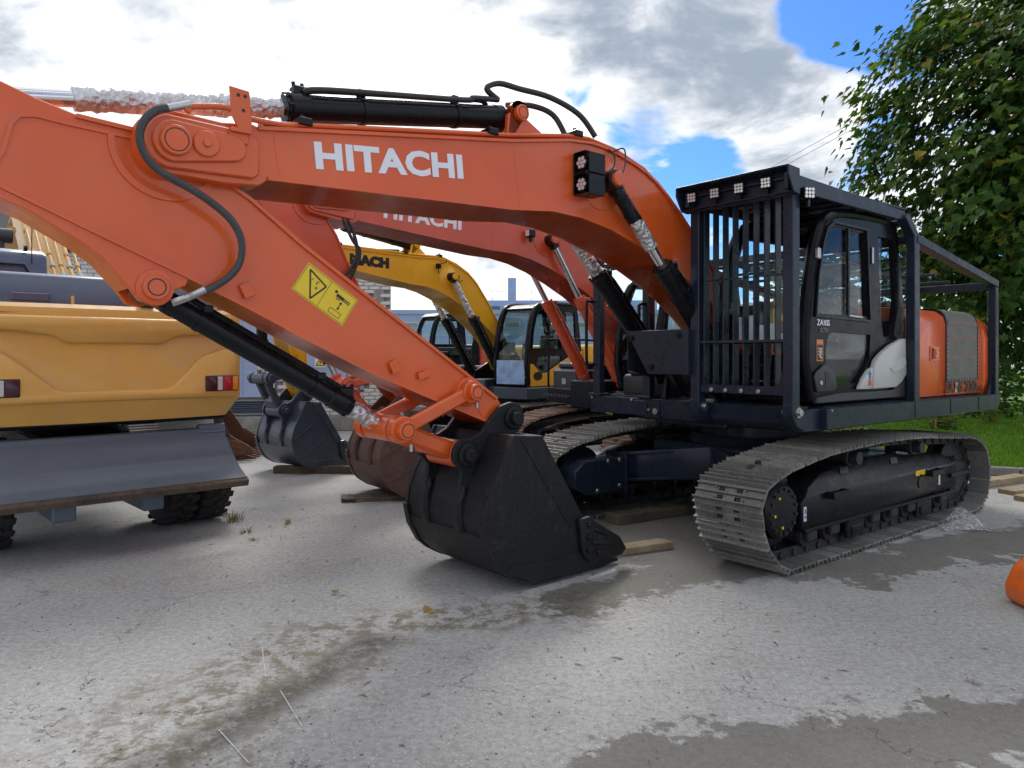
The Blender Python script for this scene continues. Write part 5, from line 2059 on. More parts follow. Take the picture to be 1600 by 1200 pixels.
# embossed brow and bowl on the rear face: bevelled raised panels
up = [(1.0, 2.06), (1.0, 1.955), (.62, 1.935), (.37, 1.90), (.28, 1.84), (-.46, 1.84), (-.58, 1.91), (-.85, 1.935), (-1.13, 1.94), (-1.13, 2.06)]
prism(bm, up, -2.285, -2.20, 'x', bevel=.024, seg=1)
lo2 = [(1.0, 1.22), (1.0, 1.80), (.72, 1.77), (.61, 1.69), (.33, 1.43), (.26, 1.405), (-.48, 1.405), (-.55, 1.43), (-.80, 1.73), (-1.0, 1.80), (-1.13, 1.80), (-1.13, 1.38), (-1.0, 1.34), (.9, 1.34)]
prism(bm, [(1.0, 1.352), (1.0, 1.80), (.72, 1.77), (.61, 1.69), (.36, 1.47), (.28, 1.445), (-.48, 1.445), (-.56, 1.47), (-.80, 1.73), (-1.0, 1.80), (-1.13, 1.80), (-1.13, 1.352)], -2.275, -2.20, 'x', bevel=.022, seg=1)
obj('embossed_panel', bm, AMBER, cw, 50)
for s, ya in ((-1, -.83), (1, .60)):
    yb_ = ya - .31 if s < 0 else ya + .31
    bm = BM()
    boxr(bm, (-2.286, -2.26), (ya, yb_), (1.41, 1.555), .008)
    lm = obj('tail_lamp', bm, BLACKL, cw)
    seq = [(DREDL, .10), (CLRL, .05), (REDL, .09), (AMBL, .055)]
    y = ya + (s * .008)
    for m_, w_ in seq:
        bm = BM()
        boxr(bm, (-2.297, -2.28), (y, y + s * (w_ - .003)), (1.42, 1.545), .006, 0, 2)
        for q_ in range(1, 6):
            boxr(bm, (-2.300, -2.296), (y + s * .004, y + s * (w_ - .007)), (1.42 + q_ * .0208 - .002, 1.42 + q_ * .0208 + .002))
        obj('lamp_lens', bm, m_, lm)
        y += s * w_
bm = BM()
boxr(bm, (-2.20, -2.12), (-.42, -.30), (2.165, 2.25), .008)
boxr(bm, (-2.215, -2.20), (-.40, -.32), (2.18, 2.23))
rc = obj('reversing_camera', bm, PLASTIC, wx)
bm = BM()
cyl(bm, (-2.1, .20, 2.16), (-2.1, .20, 2.24), .012, None, 8)
obj('peg', bm, AMBER, cw)
# hood
bm = BM()
prism(bm, [(-1.98, 2.14), (-1.94, 2.28), (-1.86, 2.42), (-1.80, 2.44), (-.5, 2.46), (-.5, 2.14)], Y0 - 1.05, Y0 + 1.1, bevel=.02, seg=2)
hood = obj('engine_hood', bm, SLATE, wx)
bm = BM()
boxr(bm, (-1.975, -1.93), (.34, .62), (2.19, 2.26), .008)
obj('hood_handle', bm, SLATE, hood)
for i in range(6):
    bm = BM()
    boxr(bm, (-1.6, -.7), (Y0 - 1.07, Y0 - 1.05), (2.17 + i * .04, 2.19 + i * .04))
    obj('louvre', bm, SLATE, hood)
# cab roof and window at the left
bm = BM()
prism(bm, [(-.70, 2.40), (-.62, 2.74), (-.5, 2.79), (.9, 2.80), (1.1, 2.72), (1.15, 2.40)], .10, 1.0, bevel=.04, seg=2)
wc = obj('cab', bm, SLATE, wx)
bm = BM()
prism(bm, [(.24, 2.46), (.32, 2.60), (.92, 2.60), (.92, 2.46)], -.665, -.655, 'x')
wg = obj('window_pane', bm, GLASSD, wc)
bm = BM()
ribbon(bm, [(.22, 2.45), (.31, 2.615), (.94, 2.615), (.94, 2.45)], -.68, -.655, .012, 'x', closed=True)
obj('window_frame', bm, BLACK, wc)
bm = BM()
lathe_y(bm, -.60, 2.79, [(.27, .03), (.30, .03)], 10)
cyl(bm, (-.45, .24, 2.62), (-.45, .24, 2.66), .05, None, 14)
tube(bm, spline([(-.66, .24, 2.64), (-.66, .24, 2.9), (-.62, .22, 3.05), (-.5, .12, 3.12)], 5), .005, 5)
obj('antenna', bm, BLACK, wc)
# boom with its bundle of pipes
bm = BM()
bar(bm, (.1, Y0 - .10, 1.9), (2.1, Y0 - .10, 3.75), .34, .42, (0, 1, 0), .02)
bar(bm, (2.0, Y0 - .10, 3.70), (4.2, Y0 - .10, 3.3), .34, .42, (0, 1, 0), .02)
wb = obj('boom', bm, AMBER, wx)
for i in range(6):
    bm = BM()
    yy = Y0 + .12 - i * .085
    tube(bm, [(-.18, yy, 2.08), (1.05 + .08 * (i % 3), yy, 3.22 + .074 * (i % 3)), (1.15 + .08 * (i % 3), yy, 3.20 + .074 * (i % 3))], .017, 8)
    for t_ in (.30, .62) if i % 2 else (.42, .74):
        q = Vector((-.18, yy, 2.08)).lerp(Vector((1.05, yy, 3.22)), t_)
        d_ = Vector((1.23, 0, 1.14)).normalized()
        cyl(bm, q - d_ * .03, q + d_ * .03, .026, None, 10)
    pp_ = obj('boom_pipe', bm, AMBER, wb)
    bm = BM()
    q = Vector((-.18, yy, 2.08)).lerp(Vector((1.05, yy, 3.22)), .5 if i % 2 else .6)
    cyl(bm, q - d_ * .025, q + d_ * .025, .029, None, 10)
    obj('pipe_tape', bm, simple('green_tape_%d' % i, (.35, .5, .46), .5), pp_)
bm = BM()
cyl(bm, (.9, Y0 + .40, 2.55), (.9, Y0 + .40, 3.15), .05, None, 14)
cyl(bm, (.9, Y0 + .28, 3.10), (.9, Y0 + .52, 3.10), .085, None, 18)
bar(bm, (.9, Y0 + .40, 3.12), (1.2, Y0 + .30, 3.42), .08, .10, (0, 1, 0), .01)
wr = obj('boom_ram', bm, PLASTIC, wx)
bm = BM()
crumple_tube(bm, (.95, Y0 + .55, 2.6), (.95, Y0 + .55, 3.05), .05, .012, 14, 22, 7)
obj('foil_wrap', bm, FOIL, wr, 50)
bm = BM()
tube(bm, spline([(1.0, Y0 + .62, 2.85), (1.0, Y0 + .80, 2.9), (1.02, Y0 + .86, 3.05), (1.1, Y0 + .70, 3.22), (1.2, Y0 + .45, 3.25)], 6), .02, 8)
for k_ in range(4):
    tube(bm, [(1.2, Y0 + .50 - .06 * k_, 3.15), (1.3, Y0 + .48 - .06 * k_, 3.48)], .018, 6)
bar(bm, (1.15, Y0 + .60, 3.18), (1.2, Y0 + .2, 3.22), .05, .07, (0, 0, 1), .006)
obj('hose_bracket', bm, AMBER, wr)
# chassis
bm = BM()
boxr(bm, (-1.3, 2.2), (Y0 - .45, Y0 + .45), (.55, 1.0), .03)
cyl(bm, (0, Y0, .95), (0, Y0, 1.2), .6, None, 30)
boxr(bm, (-1.25, -.95), (Y0 - .75, Y0 + .75), (.42, .62), .04)
boxr(bm, (-1.9, 1.3), (Y0 - 1.05, Y0 + 1.05), (1.12, 1.22), .02)
ch = obj('chassis', bm, BLACK, wx)
bm = BM()
prism(bm, [(-1.0, .84), (-1.35, .84), (-1.42, .88), (-1.42, 1.12), (-1.0, 1.16)], Y0 - 1.12, Y0 - .55, bevel=.02)
obj('tool_chest', bm, SILVER, ch)
bm = BM()
for i in range(4):
    boxr(bm, (-1.9 + .03 * i, -1.86 + .03 * i), (-.55, -.30), (1.05 + .02 * i, 1.065 + .02 * i))
    bar(bm, (-1.9 + .03 * i, -.55, 1.05 + .02 * i), (-1.9 + .03 * i, -.3, 1.05 + .02 * i), .03, .01)
obj('step', bm, STEEL, ch)


def tyre(parent, x, y, z, r, w_):
    bm = BM()
    lathe_y(bm, x, z, [(y - w_ * .5, r * .60), (y - w_ * .5, r * .80), (y - w_ * .46, r * .90), (y - w_ * .36, r * .955), (y + w_ * .36, r * .955), (y + w_ * .46, r * .90), (y + w_ * .5, r * .80), (y + w_ * .5, r * .60)], 40)
    for k in range(22):
        for s in (-1, 1):
            a = 2 * math.pi * (k + (.5 if s > 0 else 0)) / 22
            rr = r * .975
            p_ = [(a, s * .02), (a + .10, s * .20), (a + .13, s * .5)]
            for (a0, f0), (a1, f1) in zip(p_, p_[1:]):
                bar(bm, (x + rr * math.cos(a0), y + w_ * f0, z + rr * math.sin(a0)), (x + rr * (.985 if abs(f1) > .4 else 1) * math.cos(a1), y + w_ * f1, z + rr * (.985 if abs(f1) > .4 else 1) * math.sin(a1)), .065, r * .06, (math.cos(a0), 0, math.sin(a0)), .008)
    t_ = obj('tyre', bm, RUBBER, parent, 40)
    bm = BM()
    lathe_y(bm, x, z, [(y - w_ * .42, r * .58), (y - w_ * .40, r * .60), (y + w_ * .40, r * .60), (y + w_ * .42, r * .58)], 24)
    obj('rim', bm, AMBER, t_)


for x in (-1.10, 1.7):
    for s in (-1, 1):
        for k in (0, 1):
            tyre(wx, x, Y0 + s * (.78 + .34 * k), .50, .50, .30)
# dozer blade
bm = BM()
ch_ = [(-2.02, 1.0), (-2.06, .90), (-2.09, .80), (-2.13, .72), (-2.19, .645), (-2.27, .585)]
ribbon(bm, ch_, Y0 - 1.10, Y0 + 1.1, .03)
t = BM()
# the blade widens towards its cutting edge
for v in bm.verts:
    k = (1.0 - v.co.z) / .42
    if abs(v.co.y - Y0) > 1.0:
        v.co.y = Y0 + math.copysign(.985 + .12 * k, v.co.y - Y0)
t.free()
boxr(bm, (-2.02, -1.9), (Y0 - .95, Y0 + .95), (.99, 1.05), .01)
prism(bm, [(-2.03, 1.0), (-1.93, 1.0), (-1.93, 1.08), (-2.0, 1.09)], Y0 - 1.0, Y0 - .75, bevel=.01)
bl = obj('dozer_blade', bm, BLADEM, wx)
bm = BM()
prism(bm, [(-2.265, .585), (-2.30, .555), (-2.285, .50), (-2.22, .52), (-2.19, .60)], Y0 - 1.115, Y0 + 1.115, bevel=.006)
obj('cutting_edge', bm, rusty('earthy_edge_steel', (.05, .042, .036), (.11, .075, .045), (.03, .03, .03), 5, .7), bl)
for yy in (Y0 - .35, Y0 + .36):
    bm = BM()
    boxr(bm, (-2.0, -1.2), (yy - .09, yy + .09), (.33, .52), .012)
    boxr(bm, (-2.05, -1.9), (yy - .16, yy + .16), (.47, .56), .008)
    obj('blade_arm', bm, BLADEM, wx)

# ------------------------------------------------------------------ rusty bucket on the ground beyond the blade
rb_ = tag(empty('excavator_bucket', (-1.75, 12.9, 0), 84, .95), 'rusty toothed bucket on the ground beyond the dozer blade', 'bucket')
bucket(rb_, RUST, Matrix.Identity(4), (.42, -.6), True, 0)
bm = BM()
bar(bm, (3.7, 0, 1.2), (3.5, .1, .75), .3, .3, (0, 1, 0), .03)
for i in range(5):
    tube(bm, [(3.7 - i * .1, .44, 1.0 - .05 * i), (3.2 - .02 * i, .5, .45)], .02, 6)
obj('tilt_hose', bm, CHAIN, rb_)

# ------------------------------------------------------------------ ground, lawn, kerb
def ground_mat():
    t = NT('worn_concrete')
    P = t.tc.outputs['Object']
    big_ = t.noise(.35, 3, .6)
    mid = t.noise(2.2, 5, .65)
    fin = t.noise(26, 5, .75)
    c = t.mix(t.ramp(big_, .35, .65), (.31, .305, .285), (.385, .38, .36))
    c = t.mix(t.math('MULTIPLY', t.ramp(mid, .48, .70), .5), c, (.25, .235, .195))
    c = t.mix(t.math('MULTIPLY', t.ramp(fin, .40, .70), .5), c, (.46, .46, .445))
    c = t.mix(t.math('MULTIPLY', t.ramp(fin, .55, .30), .5), c, (.20, .19, .17))
    # exposed aggregate: pale and dark grains
    n = t.n.new('ShaderNodeTexVoronoi')
    n.inputs['Scale'].default_value = 75
    t.l.new(P, n.inputs['Vector'])
    sepc = t.n.new('ShaderNodeSeparateColor')
    t.l.new(n.outputs['Color'], sepc.inputs[0])
    grain = t.math('MULTIPLY', t.ramp(n.outputs['Distance'], .42, .30), t.ramp(sepc.outputs[0], .88, .93))
    c = t.mix(t.math('MULTIPLY', grain, .75), c, (.62, .62, .60))
    grain2 = t.math('MULTIPLY', t.ramp(n.outputs['Distance'], .45, .30), t.ramp(sepc.outputs[1], .93, .97))
    c = t.mix(t.math('MULTIPLY', grain2, .6), c, (.08, .075, .07))

    def seg(a, b, r0, r1, amp, ns):
        a, b = Vector((*a, 0)), Vector((*b, 0))
        s1 = t.n.new('ShaderNodeVectorMath')
        s1.operation = 'SUBTRACT'
        t.l.new(P, s1.inputs[0])
        s1.inputs[1].default_value = a
        d = t.n.new('ShaderNodeVectorMath')
        d.operation = 'DOT_PRODUCT'
        t.l.new(s1.outputs[0], d.inputs[0])
        d.inputs[1].default_value = (b - a) / max(1e-6, (b - a).length_squared)
        cl = t.math('MULTIPLY', d.outputs['Value'], 1.0, True)
        sc = t.n.new('ShaderNodeVectorMath')
        sc.operation = 'SCALE'
        sc.inputs[0].default_value = b - a
        t.l.new(cl, sc.inputs['Scale'])
        s2 = t.n.new('ShaderNodeVectorMath')
        s2.operation = 'DISTANCE'
        t.l.new(s1.outputs[0], s2.inputs[0])
        t.l.new(sc.outputs[0], s2.inputs[1])
        dd = t.math('ADD', s2.outputs['Value'], t.math('MULTIPLY', t.math('SUBTRACT', ns, .5), amp))
        return t.ramp(dd, r1, r0)
    n1 = t.noise(3.0, 5, .7)
    n2 = t.noise(9, 5, .75)
    # earth trodden in, oil streak, damp patches
    soil = seg((-1.7, 3.0), (-1.15, 4.4), .12, .75, 1.3, n1)
    soil2 = seg((-.75, 4.8), (.5, 5.1), .02, .5, 1.3, n1)
    soil3 = seg((-1.2, 4.6), (.8, 5.35), .0, .35, 1.4, n2)
    soilm = t.math('MULTIPLY', t.math('ADD', t.math('ADD', soil, soil2, True), soil3, True), t.ramp(n2, .44, .58))
    c = t.mix(t.math('MULTIPLY', soilm, .85), c, (.15, .128, .085))
    streak = t.math('MULTIPLY', seg((-1.75, 2.6), (-.85, 4.45), .05, .20, .35, n2), t.ramp(n1, .30, .52))
    c = t.mix(t.math('MULTIPLY', t.math('MULTIPLY', streak, t.ramp(fin, .25, .55)), .85), c, (.075, .07, .055))
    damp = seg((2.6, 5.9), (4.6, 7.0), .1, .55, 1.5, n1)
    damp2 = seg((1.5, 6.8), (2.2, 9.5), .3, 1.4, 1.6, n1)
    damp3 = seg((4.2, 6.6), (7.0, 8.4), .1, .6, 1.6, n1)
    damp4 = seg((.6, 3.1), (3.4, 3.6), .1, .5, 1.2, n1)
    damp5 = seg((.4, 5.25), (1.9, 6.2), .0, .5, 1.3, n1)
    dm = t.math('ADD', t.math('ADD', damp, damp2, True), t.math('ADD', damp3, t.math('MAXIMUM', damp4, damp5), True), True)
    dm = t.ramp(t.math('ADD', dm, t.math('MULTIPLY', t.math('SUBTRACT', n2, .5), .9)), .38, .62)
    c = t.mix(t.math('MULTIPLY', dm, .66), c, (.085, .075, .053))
    # slab cracks
    dist = t.n.new('ShaderNodeVectorMath')
    dist.operation = 'ADD'
    nz = t.n.new('ShaderNodeTexNoise')
    nz.inputs['Scale'].default_value = 1.9
    nz.inputs['Detail'].default_value = 6
    nz.inputs['Roughness'].default_value = .65
    t.l.new(P, nz.inputs['Vector'])
    sc = t.n.new('ShaderNodeVectorMath')
    sc.operation = 'SCALE'
    sc.inputs['Scale'].default_value = .9
    t.l.new(nz.outputs['Color'], sc.inputs[0])
    t.l.new(P, dist.inputs[0])
    t.l.new(sc.outputs[0], dist.inputs[1])
    cr = t.voro(.42, 'DISTANCE_TO_EDGE', dist.outputs[0])
    crm = t.math('MULTIPLY', t.ramp(cr, .0024, .0), t.ramp(t.noise(.9, 3), .46, .53))
    cr2 = t.voro(1.3, 'DISTANCE_TO_EDGE', dist.outputs[0])
    crm2 = t.math('MULTIPLY', t.ramp(cr2, .004, .0), t.ramp(t.noise(1.1, 3, .5, 0, None, (1, 1.3, 1)), .58, .66))
    ck = t.math('ADD', crm, crm2, True)
    c = t.mix(t.math('MULTIPLY', ck, .8), c, (.06, .058, .04))
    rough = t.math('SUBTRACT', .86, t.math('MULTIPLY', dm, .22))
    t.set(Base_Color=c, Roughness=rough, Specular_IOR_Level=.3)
    hh = t.math('ADD', t.math('MULTIPLY', fin, .7), t.math('MULTIPLY', mid, .8))
    hh = t.math('SUBTRACT', hh, t.math('MULTIPLY', ck, 1.2))
    hh = t.math('ADD', hh, t.math('MULTIPLY', grain, .15))
    t.bump(hh, .55, .012)
    return t.m


bm = BM()
bmesh.ops.create_grid(bm, x_segments=8, y_segments=8, size=400)
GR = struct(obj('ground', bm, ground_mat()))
CHALK = simple('chalk_line', (.46, .46, .44), .9, var=.25, scale=40)
for (a, b, w_) in (((-1.20, 3.82), (-.98, 3.45), .0028), ((-1.36, 3.42), (-1.12, 3.14), .0028), ((-1.49, 4.40), (-1.33, 3.98), .0025)):
    bm = BM()
    d_ = Vector((b[0] - a[0], b[1] - a[1])).normalized()
    n_ = Vector((-d_.y, d_.x)) * w_
    bm.faces.new([bm.verts.new((p[0] + s * n_.x, p[1] + s * n_.y, .004)) for p, s in ((a, 1), (a, -1), (b, -1), (b, 1))])
    obj('chalk_mark', bm, CHALK, GR)
KERB = [(30, 3.0), (9.5, 9.9), (7.3, 10.62), (6.3, 11.0), (2.9, 16.9), (-1.9, 25.2), (-8, 36)]
t = NT('lawn_soil')
n_ = t.noise(1.5, 6, .6)
t.set(Base_Color=t.mix(t.ramp(n_, .3, .7), (.07, .155, .018), (.115, .23, .03)), Roughness=.9)
t.bump(t.noise(40, 6, .7), 1.0, .04)
bm = BM()
bm.faces.new([bm.verts.new((x, y, .085)) for x, y in KERB + [(60, 80), (60, 3)]])
lawn = struct(obj('lawn', bm, t.m))
KM = rusty('kerb_concrete', (.20, .19, .17), (.27, .26, .24), (.12, .115, .09), 3, .85, 0, .6)
for i in range(len(KERB) - 1):
    a, b = Vector(KERB[i]), Vector(KERB[i + 1])
    L_ = (b - a).length
    n = max(1, int(L_ / 1.0))
    for k in range(n):
        p, q = a.lerp(b, k / n), a.lerp(b, (k + 1) / n)
        d = (q - p).normalized()
        if p.y > 30 or p.x > 16:
            continue
        bm = BM()
        bar(bm, (p.x + d.x * .006, p.y + d.y * .006, .06), (q.x - d.x * .006, q.y - d.y * .006, .06), .15, .13, (0, 0, 1), .012)
        o = obj('kerb', bm, KM)
        if i == 0 and k == 0 or True:
            struct(o)


def inside(x, y):
    P = KERB + [(60, 80), (60, 3)]
    c = False
    j = len(P) - 1
    for i in range(len(P)):
        if (P[i][1] > y) != (P[j][1] > y) and x < (P[j][0] - P[i][0]) * (y - P[i][1]) / (P[j][1] - P[i][1]) + P[i][0]:
            c = not c
        j = i
    return c


def pymesh(name, V, F_, mats, mi=None, parent=None):
    me = bpy.data.meshes.new(name)
    me.from_pydata(V, [], F_)
    for m in mats:
        me.materials.append(m)
    if mi:
        me.polygons.foreach_set('material_index', mi)
    me.update()
    o = bpy.data.objects.new(name, me)
    COL.objects.link(o)
    if parent:
        o.parent = parent
    return o


def leafy(name, c1, c2, trans=.35, rough=.5):
    t = NT(name)
    g = t.n.new('ShaderNodeNewGeometry')
    rnd = g.outputs['Random Per Island']
    n = t.noise(.6, 3)
    f = t.math('ADD', t.math('MULTIPLY', rnd, .7), t.math('MULTIPLY', n, .3))
    c = t.mix(f, c1, c2)
    t.set(Base_Color=c, Roughness=rough, Specular_IOR_Level=.18)
    tr = t.n.new('ShaderNodeBsdfTranslucent')
    c_t = t.mix(1.0, c, (1.0, 1.0, .45), 'MULTIPLY')
    t.l.new(c_t, tr.inputs[0])
    mx = t.n.new('ShaderNodeMixShader')
    mx.inputs[0].default_value = trans
    t.l.new(t.p.outputs[0], mx.inputs[1])
    t.l.new(tr.outputs[0], mx.inputs[2])
    t.l.new(mx.outputs[0], t.out.inputs[0])
    return t.m


GRASSM = leafy('grass_blade', (.09, .21, .016), (.18, .34, .035), .4)
V, F_ = [], []
rg = random.Random(5)
while len(F_) < 66000:
    y = 10.6 + 15 * rg.random() ** 1.3
    x = rg.uniform(1.5, min(24, y * .95 + 3))
    if not inside(x, y):
        continue
    h_ = rg.uniform(.03, .085)
    a = rg.uniform(0, 6.28)
    w_ = rg.uniform(.006, .012) * (1 + y / 18)
    lx, ly = rg.uniform(-.035, .035), rg.uniform(-.035, .035)
    i = len(V)
    V += [(x - w_ * math.cos(a), y - w_ * math.sin(a), .083), (x + w_ * math.cos(a), y + w_ * math.sin(a), .083), (x + lx, y + ly, .083 + h_)]
    F_.append((i, i + 1, i + 2))
g_ = pymesh('grass', V, F_, [GRASSM])
g_['kind'] = 'stuff'
tag(g_, 'bright green mown grass of the lawn behind the excavators', 'grass')

# weeds growing from the crack in the concrete
TUFT = leafy('dry_weed', (.10, .13, .04), (.26, .24, .10), .3)


def tuft(c, n, hgt, spread, label, seed, mat=TUFT, cat='weed', name='weed_tuft'):
    r_ = random.Random(seed)
    V, F_ = [], []
    for k in range(n):
        a = r_.uniform(0, 6.28)
        d = r_.uniform(0, spread)
        bx, by = c[0] + d * math.cos(a), c[1] + d * math.sin(a)
        l = hgt * r_.uniform(.4, 1)
        lean = r_.uniform(.2, .9) * l
        w_ = r_.uniform(.003, .006)
        pa = a + 1.57
        i = len(V)
        for s, (tt, wf) in enumerate(((0, 1), (.5, .8), (1, .05))):
            px_, py_ = bx + lean * tt * tt * math.cos(a), by + lean * tt * tt * math.sin(a)
            pz = (c[2] if len(c) > 2 else 0) + l * (tt - .25 * tt * tt)
            V += [(px_ - w_ * wf * math.cos(pa), py_ - w_ * wf * math.sin(pa), pz), (px_ + w_ * wf * math.cos(pa), py_ + w_ * wf * math.sin(pa), pz)]
        F_ += [(i, i + 1, i + 3, i + 2), (i + 2, i + 3, i + 5, i + 4)]
    return tag(pymesh(name, V, F_, [mat]), label, cat, 'weeds in the cracked concrete')


tuft((-2.92, 7.75), 60, .16, .10, 'tallest dry weed tuft in the crack beside the dual tyres', 1)
tuft((-3.15, 8.0), 30, .09, .07, 'small weed tuft closest to the dual tyres', 2)
tuft((-2.62, 7.25), 26, .08, .06, 'thin weed tuft at the bend of the concrete crack', 3)
tuft((-2.42, 6.9), 14, .05, .06, 'lowest sparse weed in the crack before the bucket', 4)

# ------------------------------------------------------------------ timber and litter on the ground
WOOD = rusty('weathered_plank', (.26, .19, .11), (.34, .26, .16), (.15, .10, .06), 4, .8, 0, .5)
WOODD = rusty('dark_wet_timber', (.085, .065, .045), (.13, .10, .065), (.05, .04, .03), 4, .8, 0, .6)


def plank(p, q, w_, h_, z, mat, label, seed=0, rag=.0):
    a, b = Vector((*p, 0)), Vector((*q, 0))
    d = (b - a).normalized()
    s = Vector((-d.y, d.x, 0))
    r_ = random.Random(seed)
    bm = BM()
    n = 14
    rows = []
    for i in range(n + 1):
        t_ = i / n
        c = a.lerp(b, t_)
        e = rag * r_.uniform(-1, 1)
        wz = .006 * r_.uniform(-1, 1)
        rows.append([bm.verts.new(c + s * (w_ / 2 + e) + Vector((0, 0, z))), bm.verts.new(c - s * (w_ / 2 + rag * r_.uniform(-1, 1)) + Vector((0, 0, z))), bm.verts.new(c - s * (w_ / 2 + rag * r_.uniform(-1, 1)) + Vector((0, 0, z + h_ + wz))), bm.verts.new(c + s * (w_ / 2 + e) + Vector((0, 0, z + h_ + wz)))])
    for i in range(n):
        for k in range(4):
            bm.faces.new((rows[i][k], rows[i][(k + 1) % 4], rows[i + 1][(k + 1) % 4], rows[i + 1][k]))
    bm.faces.new(rows[0])
    bm.faces.new(rows[-1][::-1])
    bev(bm, .006, 1, 40)
    o = obj('plank', bm, mat)
    return tag(o, label, 'plank', 'timber lying about the yard')


plank((.72, 6.38), (1.42, 6.72), .17, .06, 0, WOOD, 'pale short plank lying right of the black bucket teeth', 1)
plank((1.03, 7.62), (2.2, 8.35), .20, .10, 0, WOODD, 'rough bark-edged slab in front of the far crawler track', 2, .02)
plank((-2.05, 8.85), (-.9, 9.15), .30, .05, 0, WOODD, 'frayed dark board under the rust-brown bucket', 3, .035)
plank((-3.52, 10.95), (-1.9, 10.9), .16, .11, 0, WOODD, 'dark beam under the slate-blue bucket', 4)
plank((6.1, 8.75), (8.6, 9.9), .30, .06, 0, WOOD, 'widest pale plank behind the rear of the near crawler track', 5)
plank((6.2, 9.25), (8.4, 10.25), .22, .055, .0, WOOD, 'middle pale plank beyond the near crawler track', 6)
plank((6.15, 9.75), (7.1, 10.25), .20, .09, 0, WOOD, 'short thick plank closest to the kerb', 7)

bm = BM()
bmesh.ops.create_grid(bm, x_segments=26, y_segments=20, size=1)
for v in bm.verts:
    x, y = v.co.x, v.co.y
    r_ = math.hypot(x, y)
    nz_ = noise.noise(Vector((x * 1.8, y * 1.8, 3))) + .3 * noise.noise(Vector((x * 5, y * 5, 1)))
    v.co = Vector((4.62 + x * .34 + .03 * nz_, 7.42 + y * .17 + .03 * nz_, max(.006, .22 * math.exp(-((x + .3) ** 2 * 4 + y * y * 2)) + .05 * nz_ * (1.2 - r_))))
tag(obj('plastic_sheet', bm, SHEET, None, 60), 'crumpled clear plastic sheet beside the rear of the near track', 'plastic sheet')

# orange moulded part with plastic at the right edge
prt = tag(empty('moulded_part', (3.72, 4.95, 0)), 'orange rounded part wrapped in clear plastic at the right edge', 'machine part')
bm = BM()
prism(bm, [(-.22, 0), (-.24, .12), (-.17, .27), (-.04, .36), (.2, .40), (.6, .40), (.6, 0)], -.22, .30, bevel=.05, seg=3)
obj('shell', bm, simple('bright_orange_plastic', (.70, .13, .02), .35), prt)
bm = BM()
crumple_tube(bm, (-.12, -.1, .02), (.02, -.12, .34), .17, .03, 20, 16, 12)
obj('plastic_wrap', bm, SHEET, prt, 60)

# litter
LEAFD = leafy('fallen_leaf', (.22, .13, .05), (.42, .28, .09), .2)
V, F_ = [], []
rg = random.Random(21)
for k in range(170):
    y = rg.uniform(3.0, 9.5)
    x = rg.uniform(-.65, .65) * y
    l = rg.uniform(.02, .07)
    a = rg.uniform(0, 3.14)
    w_ = rg.uniform(.002, .004)
    i = len(V)
    dx, dy = math.cos(a) * l, math.sin(a) * l
    nx, ny = -math.sin(a) * w_, math.cos(a) * w_
    V += [(x + nx, y + ny, .004), (x - nx, y - ny, .004), (x + dx - nx, y + dy - ny, .005), (x + dx + nx, y + dy + ny, .005), (x + dx / 2, y + dy / 2, .011)]
    F_ += [(i, i + 1, i + 4), (i + 1, i + 2, i + 4), (i + 2, i + 3, i + 4), (i + 3, i, i + 4)]
for k in range(900):
    y = 2.8 + 9 * rg.random() ** 1.4
    x = rg.uniform(-.68, .68) * y
    r_ = rg.uniform(.003, .010)
    i = len(V)
    for q in range(4):
        V.append((x + r_ * math.cos(q * 1.57 + k) * rg.uniform(.7, 1.3), y + r_ * math.sin(q * 1.57 + k), .001))
    V.append((x, y, r_ * .9))
    F_ += [(i, i + 1, i + 4), (i + 1, i + 2, i + 4), (i + 2, i + 3, i + 4), (i + 3, i, i + 4)]
lt_ = pymesh('litter', V, F_, [simple('litter_grit', (.22, .18, .13), .8, var=.5, scale=30)])
lt_['kind'] = 'stuff'
tag(lt_, 'twigs, grit and chips scattered over the concrete', 'litter')


def maple(s=1.0):
    """outline of a five-lobed leaf, stalk at the origin, tip towards +y"""
    half = [(0, 0), (.16, .06), (.34, -.04), (.30, .14), (.50, .26), (.36, .36), (.42, .52), (.22, .50), (.14, .70), (.10, .66), (0, 1.0)]
    return [(x * s, y * s) for x, y in half]


def leaf_geo(V, F_, p, n_, d, s, fold=.25):
    """append one leaf at p, normal n_, pointing along d"""
    n_ = n_.normalized()
    d = (d - n_ * d.dot(n_)).normalized()
    r_ = d.cross(n_)
    h = maple(s)
    i = len(V)
    for x, y in h:
        q = p + d * y + r_ * x + n_ * (abs(x) * fold - y * y * .25 / max(s, .01))
        V.append(q[:])
    for x, y in h[1:-1]:
        q = p + d * y - r_ * x + n_ * (abs(x) * fold - y * y * .25 / max(s, .01))
        V.append(q[:])
    m = len(h)
    F_.append(tuple(range(i, i + m)))
    F_.append(tuple([i] + list(range(i + m, i + 2 * m - 2)) + [i + m - 1])[::-1])


for k, (x, y, s_, lb) in enumerate(((-2.35, 7.62, .11, 'curled tan leaf on the concrete near the weeds'), (-1.28, 5.35, .07, 'small pale leaf on the open concrete'), (-.55, 5.02, .10, 'dark curled leaf left of the black bucket'), (4.6, 6.1, .10, 'green-brown leaf on the damp concrete at the right'))):
    V, F_ = [], []
    leaf_geo(V, F_, Vector((x, y, .012)), Vector((.2, -.3, 1)), Vector((math.cos(k * 2.1), math.sin(k * 2.1), .1)), s_, .5)
    tag(pymesh('fallen_leaf', V, F_, [LEAFD]), lb, 'leaf', 'fallen leaves')

